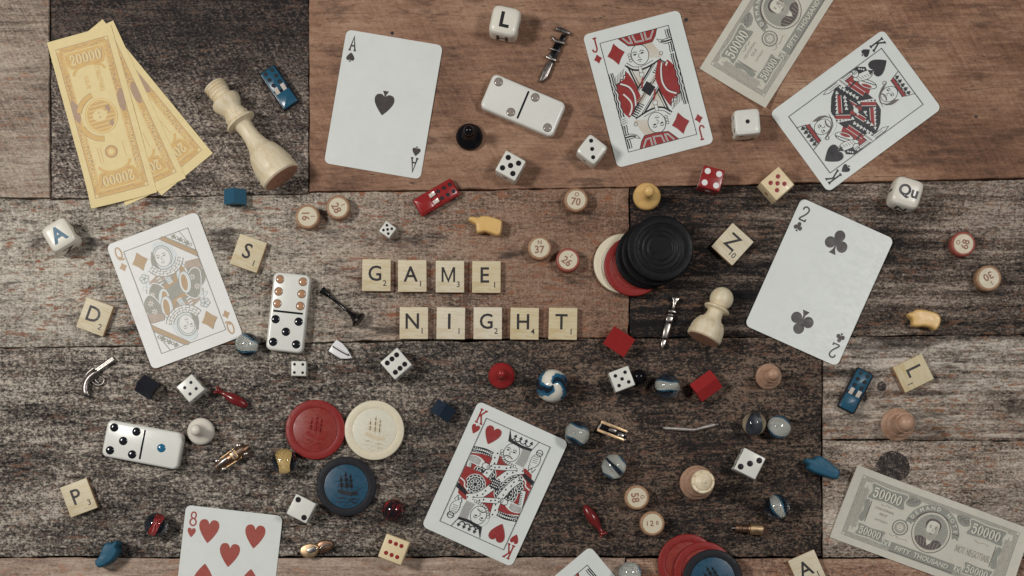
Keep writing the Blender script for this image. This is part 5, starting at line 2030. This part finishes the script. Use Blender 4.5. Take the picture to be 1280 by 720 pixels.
for px, py, rp, mat, lab in (
        (690.6, 482.4, 20.8, spiral_mat('blue_white_glass'), 'large opaque marble swirled in blue and white'),
        (491.6, 638.2, 14.6, streak_mat('black_red_glass'), 'opaque black marble with red streaks')):
    r = rp * S * 1000 * .985
    x, y, _ = W(px, py, r * .001)
    mb = MB()
    mb.sphere((0, 0, r), r, 48)
    o = mb.build('marble', mat, None, 180)
    o.location = (x, y, 0)
    tag(o, lab, 'marble', 'opaque swirled marbles')

r = 4.9
x, y, _ = W(798.8, 471.2, .005)
mb = MB()
mb.sphere((0, 0, r), r, 32)
o = mb.build('ball', pl_black, None, 180)
o.location = (x, y, 0)
tag(o, 'small plain black ball touching a white die', 'ball')

# ------------------------------------------------------------------ gabled house tokens
pl_navy = plain('navy_plastic', (28, 40, 54), 0.32, var=0.05)
pl_blue = plain('blue_plastic', (34, 78, 100), 0.50, var=0.05, spec=0.3)
pl_dark = plain('blue_black_plastic', (28, 30, 38), 0.30, var=0.05)


def house(px, py, th, L, Wd, wall, ridge, mat, label):
    """ridge along local x"""
    t = empty('house_token', px, py, th, z=ridge * .0007)
    tag(t, label, 'house token', 'gabled plastic house tokens')
    mb = MB()
    a, b_ = L / 2 - .5, Wd / 2 - .6
    vs = [(-a, -b_, 0), (a, -b_, 0), (a, b_, 0), (-a, b_, 0), (-a, -b_, wall), (a, -b_, wall), (a, b_, wall), (-a, b_, wall), (-a, 0, ridge - .5), (a, 0, ridge - .5)]
    mb.add(vs, [(3, 2, 1, 0), (0, 1, 5, 4), (2, 3, 7, 6), (1, 2, 6, 9, 5), (3, 0, 4, 8, 7), (4, 5, 9, 8), (6, 7, 8, 9)])
    mb.build('walls', mat, t, 30)
    mb = MB()
    sl = (ridge - wall) / (Wd / 2)
    for s in (-1, 1):
        y0, y1 = 0.0, s * (Wd / 2 + .1)
        z0, z1 = ridge, wall - .1
        q = [(-L / 2, y0, z0), (L / 2, y0, z0), (L / 2, y1, z1), (-L / 2, y1, z1)]
        q2 = [(x, y, z - .7) for x, y, z in q]
        fs = [(0, 3, 2, 1), (4, 5, 6, 7), (0, 1, 5, 4), (1, 2, 6, 5), (2, 3, 7, 6), (3, 0, 4, 7)]
        if s > 0:
            fs = [f[::-1] for f in fs]
        mb.add(q + q2, fs)
    mb.build('roof', mat, t, 30)
    return t


house(293.0, 245.4, 90, 9.8, 13.8, 5.5, 11, pl_blue, 'small navy house token below the yellow notes')
house(182.8, 483.6, 33, 11.4, 12.0, 6, 11.5, pl_dark, 'small black house token beside a white die')
house(553.6, 513.2, 122, 9.6, 13.4, 5.5, 10.5, pl_navy, 'small dark blue house token left of the king of hearts')
house(773.8, 427.0, 33, 16.0, 13.2, 8.0, 11.5, pl_red, 'red house token by the end of the word NIGHT')
house(882.6, 482.3, -36, 16.0, 13.4, 8.0, 11.5, pl_red, 'red house token beside a clear marble')

# ------------------------------------------------------------------ toy cars with peg holes
glare_pane = plain('windscreen_glare', (190, 180, 170), 0.2, var=0.06, nscale=900)  # pale tone paints lamp glare on the windscreens
hole_dark = plain('peg_hole_dark', (22, 24, 28), 0.6, var=0.05)


def toy_car(px, py, th, mat, rimm, label):
    """front towards local +x"""
    L, Wd, hz = 28.5, 12.2, 6.2
    t = empty('toy_car', px, py, th, z=hz * .001)
    tag(t, label, 'toy car', 'plastic toy cars with peg holes')
    mb = MB()
    mb.pillow(round_rect(L, Wd, 1.4, 4), [(.6, 1.2), (0, 1.8), (0, 4.4), (.5, 5.0), (.9, 5.2)])
    mb.build('body', rimm, t, 40)
    mb = MB()
    mb.pillow(round_rect(L * .36, Wd - 2.0, 1.2, 4, L * .30), [(0, 4.9), (.1, 5.8), (.7, 6.2)])
    mb.build('bonnet', mat, t, 40)
    mb = MB()
    mb.pillow(round_rect(L * .54, Wd - 2.0, 1.0, 4, -L * .205), [(0, 4.9), (.1, 5.5), (.5, 5.8)])
    mb.build('cabin_floor', mat, t, 40)
    for i in range(3):
        for s in (-1, 1):
            mb = MB()
            x, y = -11.4 + i * 4.3, s * 2.5
            mb.lathe([(1.25, 5.6), (1.25, 6.15), (1.0, 6.2), (.9, 5.95), (0, 5.92)], 16, 0, Matrix.Translation((x, y, 0)))
            mb.build('peg_hole', hole_dark, t, 40)
    for s in (-1, 1):
        mb = MB()
        M = Matrix.Translation((1.6, s * 2.5, 6.4)) @ Matrix.Rotation(radians(24), 4, 'Y')
        mb.box(-2.3, 2.3, -1.35, 1.35, -.3, .3, 0, M)
        mb.build('windscreen_glare_pane', glare_pane, t, 30, bevel=.2)
    for x in (-8.8, 8.8):
        for s in (-1, 1):
            mb = MB()
            M = Matrix.Translation((x, s * (Wd / 2 - .6), 2.3)) @ Matrix.Rotation(pi / 2, 4, 'X')
            mb.lathe([(2.0, -.7), (2.3, -.4), (2.3, .4), (2.0, .7)], 18, 0, M)
            mb.build('wheel', hole_dark, t, 40)
    return t


pl_bluecar = plain('petrol_blue_plastic', (33, 76, 98), 0.28, var=0.06)
pl_bluerim = plain('petrol_blue_body', (28, 32, 40), 0.3, var=0.06)
toy_car(348.6, 108.6, 55.6, pl_bluecar, pl_bluerim, 'blue toy car beside the fallen chess king')
toy_car(1070.2, 488.0, 117.0, pl_bluecar, pl_bluerim, 'blue toy car beside the turned letter tile L')
toy_car(545.2, 246.0, 149.8, pl_red, pl_red, 'red toy car below the ace of spades')

# ------------------------------------------------------------------ lumpy animal-shaped tokens


def blob(name, px_pts, org, scl, hgt, mat, label, cat, grp, zmid):
    pts = [(org[0] + x / scl, org[1] + y / scl) for x, y in px_pts]
    cx, cy = sum(p[0] for p in pts) / len(pts), sum(p[1] for p in pts) / len(pts)
    t = empty(name, cx, cy, z=zmid * .001)
    tag(t, label, cat, grp)
    q = smooth_closed([((x - cx) * S * 1000, (cy - y) * S * 1000) for x, y in pts], 3)
    if area2(q) < 0:
        q = q[::-1]
    nb = len(q)

    def dist(p):
        d = 1e9
        for i in range(nb):
            ax, ay = q[i]
            bx, by = q[(i + 1) % nb]
            ux, uy = bx - ax, by - ay
            t_ = max(0, min(1, ((p[0] - ax) * ux + (p[1] - ay) * uy) / (ux * ux + uy * uy + 1e-12)))
            d = min(d, hypot(p[0] - ax - t_ * ux, p[1] - ay - t_ * uy))
        return d

    def inside(p):
        c_ = False
        for i in range(nb):
            (x1, y1), (x2, y2) = q[i], q[(i + 1) % nb]
            if (y1 > p[1]) != (y2 > p[1]) and p[0] < (x2 - x1) * (p[1] - y1) / (y2 - y1) + x1:
                c_ = not c_
        return c_
    ip = []
    xs, ys = [p[0] for p in q], [p[1] for p in q]
    g_ = 0.55
    y = min(ys)
    while y < max(ys):
        x = min(xs)
        while x < max(xs):
            p = (x + random.uniform(-.1, .1), y + random.uniform(-.1, .1))
            if inside(p) and dist(p) > .22:
                ip.append(p)
            x += g_
        y += g_
    R_ = 1.25

    def top(p, d):
        k_ = min(1.0, d / R_)
        return hgt * (.72 + .25 * sqrt(max(0, 1 - (1 - k_) ** 2))) + .03 * hgt * min(1, d / 4.5)
    from mathutils.geometry import delaunay_2d_cdt
    allp = [Vector(p) for p in q] + [Vector(p) for p in ip]
    vo, _, fo, _, _, _ = delaunay_2d_cdt(allp, [], [list(range(nb))], 1, 1e-6)
    mb = MB()
    tv = []
    for p in vo:
        d = dist(p)
        tv.append((p.x, p.y, hgt * .72 if d < 1e-4 else top(p, d)))
    mb.add(tv, [tuple(f) for f in fo])
    lo = [(x, y, 1.0) for x, y in q]
    hi = [(x, y, hgt * .72) for x, y in q]
    bt = [(x * .96, y * .96, 0) for x, y in q]
    mb.add(hi + lo + bt, [(nb + i, nb + (i + 1) % nb, (i + 1) % nb, i) for i in range(nb)] + [(2 * nb + i, 2 * nb + (i + 1) % nb, nb + (i + 1) % nb, nb + i) for i in range(nb)] + [tuple(2 * nb + i for i in reversed(range(nb)))])
    mb.build('token_body', mat, t, 75)
    return t, mb


Y1 = [(615, 455), (632, 440), (650, 435), (676, 438), (704, 444), (740, 430), (790, 432), (830, 440), (880, 456), (915, 475), (919, 500), (916, 540), (905, 590), (888, 606), (868, 606), (840, 596), (780, 575), (750, 574), (720, 582), (695, 578), (686, 550), (684, 512), (664, 496), (640, 482), (622, 472)]
Y2 = [(212, 195), (226, 184), (245, 180), (270, 164), (305, 160), (345, 166), (390, 176), (430, 190), (450, 212), (458, 240), (448, 280), (430, 306), (414, 314), (396, 302), (370, 292), (330, 286), (290, 290), (262, 288), (245, 276), (246, 246), (240, 230), (222, 216)]
B1 = [(320, 400), (340, 412), (342, 436), (328, 460), (344, 486), (340, 510), (312, 560), (282, 590), (240, 618), (206, 636), (166, 644), (142, 620), (135, 590), (158, 556), (184, 522), (190, 490), (206, 456), (232, 426), (262, 418), (292, 424)]
B2 = [(65, 546), (84, 542), (104, 544), (118, 532), (134, 530), (156, 540), (176, 556), (200, 576), (224, 598), (226, 618), (214, 640), (196, 638), (184, 636), (150, 625), (120, 615), (96, 604), (78, 590), (80, 574), (68, 562)]
blob('animal_token', Y1, (500, 210), 7.2, 8.5, pl_yellow, 'yellow animal-shaped token above the word GAME', 'animal token', 'lumpy animal-shaped tokens', 7)
blob('animal_token', Y2, (1100, 360), 6.0, 8.5, pl_yellow, 'yellow animal-shaped token on the ridged dark board', 'animal token', 'lumpy animal-shaped tokens', 7)
blob('animal_token', B1, (100, 620), 7.2, 12.5, pl_blue, 'blue animal-shaped token over the lower plank joint', 'animal token', 'lumpy animal-shaped tokens', 10)
blob('animal_token', B2, (990, 430), 3.79, 11, pl_blue, 'blue animal-shaped token beside the grey 50000 note', 'animal token', 'lumpy animal-shaped tokens', 9)

# ------------------------------------------------------------------ red skittles


pl_wine = plain('wine_red_plastic', (100, 30, 30), 0.22, var=0.05)


def skittle(px, py, th, label):
    """neck towards local -x, lying on the table"""
    t = empty('skittle', px, py, th, z=.004)
    tag(t, label, 'skittle', 'small red skittles lying down')
    M = Matrix.Translation((0, 0, 3.7)) @ Matrix.Rotation(pi / 2, 4, 'Y')
    mb = MB()
    mb.lathe([(1.5, -8.4), (1.4, -6.6), (2.0, -4.4), (3.2, -1.0), (3.6, 2.4), (3.2, 6.0), (2.4, 9.0), (1.4, 11.0), (0, 11.6)], 24, 0, M)
    mb.build('body', pl_wine, t, 50)
    mb = MB()
    mb.lathe([(1.4, -8.2), (2.0, -9.0), (2.6, -10.2), (2.4, -11.0), (1.6, -11.3), (0, -11.4)], 20, 0, M)
    for a in (0, 2.1, 4.2):
        mb.sphere((2.2 * cos(a), 2.2 * sin(a), -11.0), 1.1, 10, 0, M)
    mb.build('flared_cap', pl_wine, t, 50)
    return t


skittle(289.8, 497.4, 28, 'red skittle lying below the queen of diamonds')
skittle(742.6, 650.4, 237, 'red skittle lying above the half-hidden corner card')

# ------------------------------------------------------------------ metal tokens
silver = plain('bright_pewter', (168, 162, 156), 0.32, metal=1.0, var=0.10, nscale=700)
pewter = plain('dark_pewter', (132, 126, 122), 0.36, metal=1.0, var=0.25, nscale=500)
gun = plain('blackened_pewter', (58, 56, 58), 0.26, metal=1.0, var=0.2, nscale=500)
brass = plain('worn_brass', (196, 168, 132), 0.42, metal=1.0, var=0.12, nscale=600)
copper = plain('bronze_brown', (136, 108, 88), 0.42, metal=1.0, var=0.2, nscale=600)
satin = plain('satin_lead', (176, 170, 164), 0.5, metal=1.0, var=0.12, nscale=500)
cream = plain('cream_enamel', (224, 216, 206), 0.25, var=0.01)
slot = plain('dark_slot', (60, 48, 44), 0.5, var=0.1)


class Tok:
    """metal token traced in zoomed-photo coordinates: org + xy/scl = photograph pixel"""

    def __init__(self, name, label, cat, org, scl, ctr, grp='small metal game tokens', z=2.0):
        self.org, self.scl = org, scl
        self.cx, self.cy = org[0] + ctr[0] / scl, org[1] + ctr[1] / scl
        self.t = empty(name, self.cx, self.cy, z=z * .001)
        tag(self.t, label, cat, grp)

    def p(self, x, y):
        return ((self.org[0] + x / self.scl - self.cx) * S * 1000, (self.cy - self.org[1] - y / self.scl) * S * 1000)

    def pts(self, l):
        return [self.p(x, y) for x, y in l]

    def plate(self, name, l, z0, z1, mat, sm=True, ins=.5):
        q = self.pts(l)
        if sm:
            q = smooth_closed(q, 3)
        mb = MB()
        mb.pillow(q, [(ins * .4, z0), (0, z0 + ins * .5), (0, z1 - ins), (ins * .35, z1 - ins * .3), (ins, z1)])
        return mb.build(name, mat, self.t, 60)

    def tube(self, name, l, r, z, mat, n=12, flat=1.0, smooth_=True):
        q = [self.p(x, y) + ((z[i] if isinstance(z, (list, tuple)) else z),) for i, (x, y) in enumerate(l)]
        if smooth_:
            q2 = smooth_open(q, 4)
            if isinstance(r, (list, tuple)):
                r = [v[0] for v in smooth_open([(x,) for x in r], 4)]
            q = q2
        mb = MB()
        mb.tube(q, r, n, flat=flat)
        return mb.build(name, mat, self.t, 50)


# pistol
k = Tok('toy_pistol', 'silver toy pistol with a curved grip and trigger ring', 'toy pistol', (95, 440), 10.28, (250, 320))
for o, nm in ((-15, 'barrel'), (0, 'barrel'), (15, 'barrel')):
    k.tube(nm, [(262 + o * .55, 240 + o * .8), (482 + o * .55, 86 + o * .8)], .95, 2.0, silver, smooth_=False)
k.tube('grip', [(280, 258), (238, 276), (190, 312), (150, 362), (128, 420), (122, 480), (136, 530), (168, 568)], [1.7, 1.9, 2.0, 2.1, 2.2, 2.3, 2.4, 1.5], 2.0, pewter)
k.tube('hammer', [(132, 302), (165, 262), (228, 214)], [.8, .9, 1.1], 2.4, pewter)
k.tube('trigger_guard', [(296, 322), (336, 326), (356, 358), (344, 400), (300, 424), (254, 418), (208, 384)], .6, 1.2, pewter, n=8)
k.tube('trigger', [(246, 352), (262, 378), (292, 394)], .7, 1.2, pewter, n=8)

# candlestick
def lathe_lying(name, label, cat, a_px, b_px, za, zb, grp='small metal game tokens'):
    o = bpy.data.objects.new(name, None)
    a, b_ = Vector(W(*a_px, za * .001)), Vector(W(*b_px, zb * .001))
    o.location = a
    o.rotation_euler = (b_ - a).to_track_quat('Z', 'Y').to_euler()
    COL.objects.link(o)
    tag(o, label, cat, grp)
    return o, (b_ - a).length * 1000


t, Lc = lathe_lying('toy_candlestick', 'blackened metal candlestick lying on its side', 'toy candlestick', (449.6, 401.2), (402.4, 362.4), 5.4, 2.6)
mb = MB()
mb.lathe([(4.6, 0), (5.4, .4), (5.4, 1.4), (4.2, 2.4), (2.6, 4.6), (1.5, 7.2), (1.1, 8.2)], 28)
mb.build('foot', gun, t, 40)
mb = MB()
mb.lathe([(1.1, 8.0), (1.5, 8.6), (1.0, 9.4), (.95, Lc - 7.6), (1.4, Lc - 7.0), (1.0, Lc - 6.2)], 20)
mb.build('stem', gun, t, 40)
mb = MB()
mb.lathe([(1.0, Lc - 6.4), (1.7, Lc - 5.2), (1.9, Lc - 2.4), (2.6, Lc - .6), (2.6, Lc), (1.6, Lc), (1.4, Lc - 1.6), (0, Lc - 1.6)], 22)
mb.build('candle_cup', gun, t, 40)

# lead pipe
k = Tok('toy_lead_pipe', 'thin bent grey metal pipe', 'toy pipe', (810, 440), 6.0, (330, 570))
k.tube('pipe', [(118, 570), (230, 577), (345, 583), (372, 578), (440, 560), (498, 546)], 1.3, 1.35, satin, smooth_=False)
k.tube('pipe_collar', [(112, 569), (126, 571)], 1.35, 1.35, silver, smooth_=False)
k.tube('pipe_collar', [(490, 548), (506, 544)], 1.2, 1.2, silver, smooth_=False)
k.tube('pipe_end', [(506, 544), (526, 540)], .8, 1.1, silver, smooth_=False)

# dagger
k = Tok('toy_dagger', 'silver toy dagger beside the fallen chess pawn', 'toy dagger', (740, 360), 6.74, (660, 290))
k.plate('pommel', [(668, 70), (705, 82), (742, 90), (722, 112), (704, 140), (696, 178), (674, 176), (680, 140), (680, 104)], .6, 3.2, silver, sm=False)
k.plate('crossguard', [(644, 190), (680, 182), (710, 204), (704, 214), (672, 210), (642, 202)], .2, 3.6, silver, sm=False)
k.plate('grip', [(644, 214), (686, 222), (682, 240), (638, 232)], .8, 2.8, pewter, sm=False)
k.plate('upper_blade', [(630, 232), (688, 242), (676, 290), (618, 280)], .5, 2.8, silver, sm=False, ins=.7)
k.plate('blade', [(618, 286), (674, 296), (640, 428), (586, 418)], .5, 2.6, silver, sm=False, ins=1.1)
k.plate('blade_tip', [(586, 424), (634, 434), (618, 480), (600, 510), (584, 510), (578, 470)], .4, 2.2, silver, sm=False, ins=.8)

# wrench
k = Tok('toy_wrench', 'dark pewter adjustable wrench with two jaws', 'toy wrench', (580, 0), 6.54, (745, 420))
k.plate('upper_jaw', [(746, 230), (790, 222), (830, 244), (872, 268), (862, 288), (828, 280), (790, 260), (752, 246)], .4, 3.2, pewter, sm=False)
k.plate('shaft', [(800, 276), (838, 290), (806, 366), (764, 350)], .6, 2.4, gun, sm=False)
k.plate('lower_jaw', [(712, 292), (734, 300), (752, 326), (824, 344), (818, 366), (784, 360), (740, 344), (722, 322)], .4, 3.2, pewter, sm=False)
k.plate('body', [(744, 348), (802, 366), (750, 486), (692, 462)], .5, 2.8, gun, sm=False)
k.plate('collar', [(706, 390), (782, 416), (778, 430), (702, 402)], .4, 3.2, pewter, sm=False, ins=.3)
k.plate('collar', [(674, 454), (756, 488), (748, 508), (668, 472)], .4, 3.4, silver, sm=False, ins=.4)
k.plate('handle', [(692, 496), (734, 512), (716, 566), (690, 630), (650, 664), (622, 670), (614, 652), (630, 600), (662, 540)], .5, 2.8, pewter, sm=True, ins=1.0)

# flat-iron token
k = Tok('flat_iron_token', 'cream pointed flat-iron token with a dark slot', 'flat iron', (390, 350), 5.54, (200, 485))
k.plate('sole', [(170, 414), (212, 440), (246, 480), (280, 542), (240, 547), (200, 546), (156, 520), (116, 494), (138, 456)], 0.2, 3.6, cream, sm=False, ins=.4)
k.tube('handle', [(148, 462), (200, 494), (258, 524)], .55, [3.9, 4.1, 3.9], slot, n=8, smooth_=False)
k.tube('handle_bar', [(158, 462), (204, 490), (250, 514)], .35, [4.4, 4.7, 4.4], cream, n=8, smooth_=False)

# racing car
k = Tok('racing_car_token', 'bronze racing car token with a gold cockpit', 'racing car', (260, 545), 14.0 / 1.0, (435, 380), z=4)
k.tube('body', [(150, 548), (240, 490), (340, 424), (430, 362), (540, 290), (640, 226), (708, 178)], [2.0, 2.9, 3.3, 3.5, 3.3, 2.8, 1.4], 3.6, copper, n=16)
k.tube('bonnet_strip', [(170, 530), (260, 460), (345, 400)], [.6, 1.3, 1.5], [6.2, 6.5, 6.4], silver, n=10)
k.plate('cockpit', [(384, 310), (430, 292), (470, 240), (500, 262), (546, 360), (512, 404), (462, 420), (416, 372)], 5.8, 7.4, brass, sm=True)
k.tube('windshield', [(424, 250), (466, 330), (504, 402)], .55, [7.2, 8.2, 7.2], silver, n=8)
for l in ([(220, 396), (330, 316), (450, 228)], [(330, 548), (460, 466), (596, 372)]):
    k.tube('side_rail', l, .55, 4.4, brass, n=8, smooth_=False)
k.tube('tail_fin', [(520, 280), (596, 234)], .4, 6.6, silver, n=8, smooth_=False)
for x, y in ((164, 438), (528, 168), (276, 576), (656, 314)):
    mb = MB()
    px_, py_ = k.p(x, y)
    M = Matrix.Translation((px_, py_, 2.6)) @ Matrix.Rotation(radians(34), 4, 'Z') @ Matrix.Rotation(pi / 2, 4, 'X')
    mb.lathe([(1.2, -.9), (2.4, -.7), (2.6, 0), (2.4, .7), (1.2, .9)], 20, 0, M)
    mb.build('wheel', silver, k.t, 40)

# brass trough
k = Tok('trough_token', 'small brass open trough with dark inside', 'metal token', (690, 510), 7.2, (545, 207), z=2)
k.plate('floor', [(438, 116), (684, 216), (640, 300), (406, 204)], .1, .9, gun, sm=False, ins=.2)
k.plate('side_rail', [(446, 108), (686, 206), (676, 230), (436, 138)], .2, 3.2, brass, sm=False, ins=.35)
k.plate('side_rail', [(408, 182), (652, 280), (640, 306), (402, 208)], .2, 3.2, brass, sm=False, ins=.35)
k.plate('end_wall', [(446, 112), (458, 118), (418, 210), (404, 202)], .2, 2.6, silver, sm=False, ins=.2)
k.plate('inner_block', [(520, 176), (584, 200), (570, 228), (508, 204)], .5, 2.0, pewter, sm=False, ins=.3)
k.plate('inner_block', [(600, 226), (650, 244), (640, 268), (590, 250)], .5, 1.8, silver, sm=False, ins=.3)
for x, y in ((656, 288), (680, 214)):
    mb = MB()
    a_, b_ = k.p(x, y)
    mb.sphere((a_, b_, 2.6), .9, 10)
    mb.build('stud', silver, k.t)

# brass cannon-like cylinder
t, Lb = lathe_lying('cylinder_token', 'brass stepped cylinder with a pointed end', 'metal token', (954.2, 662.0), (911.4, 660.0), 3.4, 2.2)
mb = MB()
mb.lathe([(2.9, 0), (3.6, .4), (3.7, 8.2), (3.3, 8.6)], 26)
mb.build('thick_barrel', brass, t, 40)
mb = MB()
mb.lathe([(2.8, 8.4), (3.1, 8.8), (3.1, 9.8), (2.5, 10.2), (2.5, 13.4), (3.0, 13.8), (3.0, 15.2), (2.4, 15.6), (2.5, 17.6), (1.9, 18.2)], 26)
mb.build('ringed_barrel', copper, t, 40)
mb = MB()
mb.lathe([(1.8, 18.0), (1.2, 19.2), (.7, 20.6), (0, Lb)], 18)
mb.build('tip', gun, t, 40)
mb = MB()
mb.box(-.5, .5, -3.7, -2.9, 1.2, 7.4)
mb.build('highlight_rib', silver, t, None, bevel=.2)

# shoe token
k = Tok('shoe_token', 'gold and bronze old shoe token', 'shoe token', (360, 650), 7.53, (270, 265), z=4)
k.plate('toe', [(270, 224), (310, 192), (370, 184), (416, 206), (424, 240), (400, 276), (350, 300), (300, 308), (262, 290)], .3, 4.2, copper, ins=1.2)
k.plate('ankle', [(122, 262), (160, 232), (216, 218), (272, 232), (292, 262), (280, 306), (240, 346), (186, 354), (142, 338), (118, 306)], .3, 6.6, brass, ins=.9)
k.plate('tongue', [(178, 284), (210, 258), (262, 248), (282, 272), (262, 296), (206, 312)], 6.2, 7.4, silver, ins=.5)
k.tube('lace', [(300, 270), (330, 244), (372, 232), (412, 226)], .45, [4.6, 4.6, 4.5, 4.2], silver, n=8)
mb = MB()
a_, b_ = k.p(74, 315)
mb.sphere((a_, b_, 1.0), 1.0, 12)
o = mb.build('bead', silver, None)
o.location = (k.t.location.x, k.t.location.y, 0)
tag(o, 'tiny silver bead beside the old shoe token', 'bead')
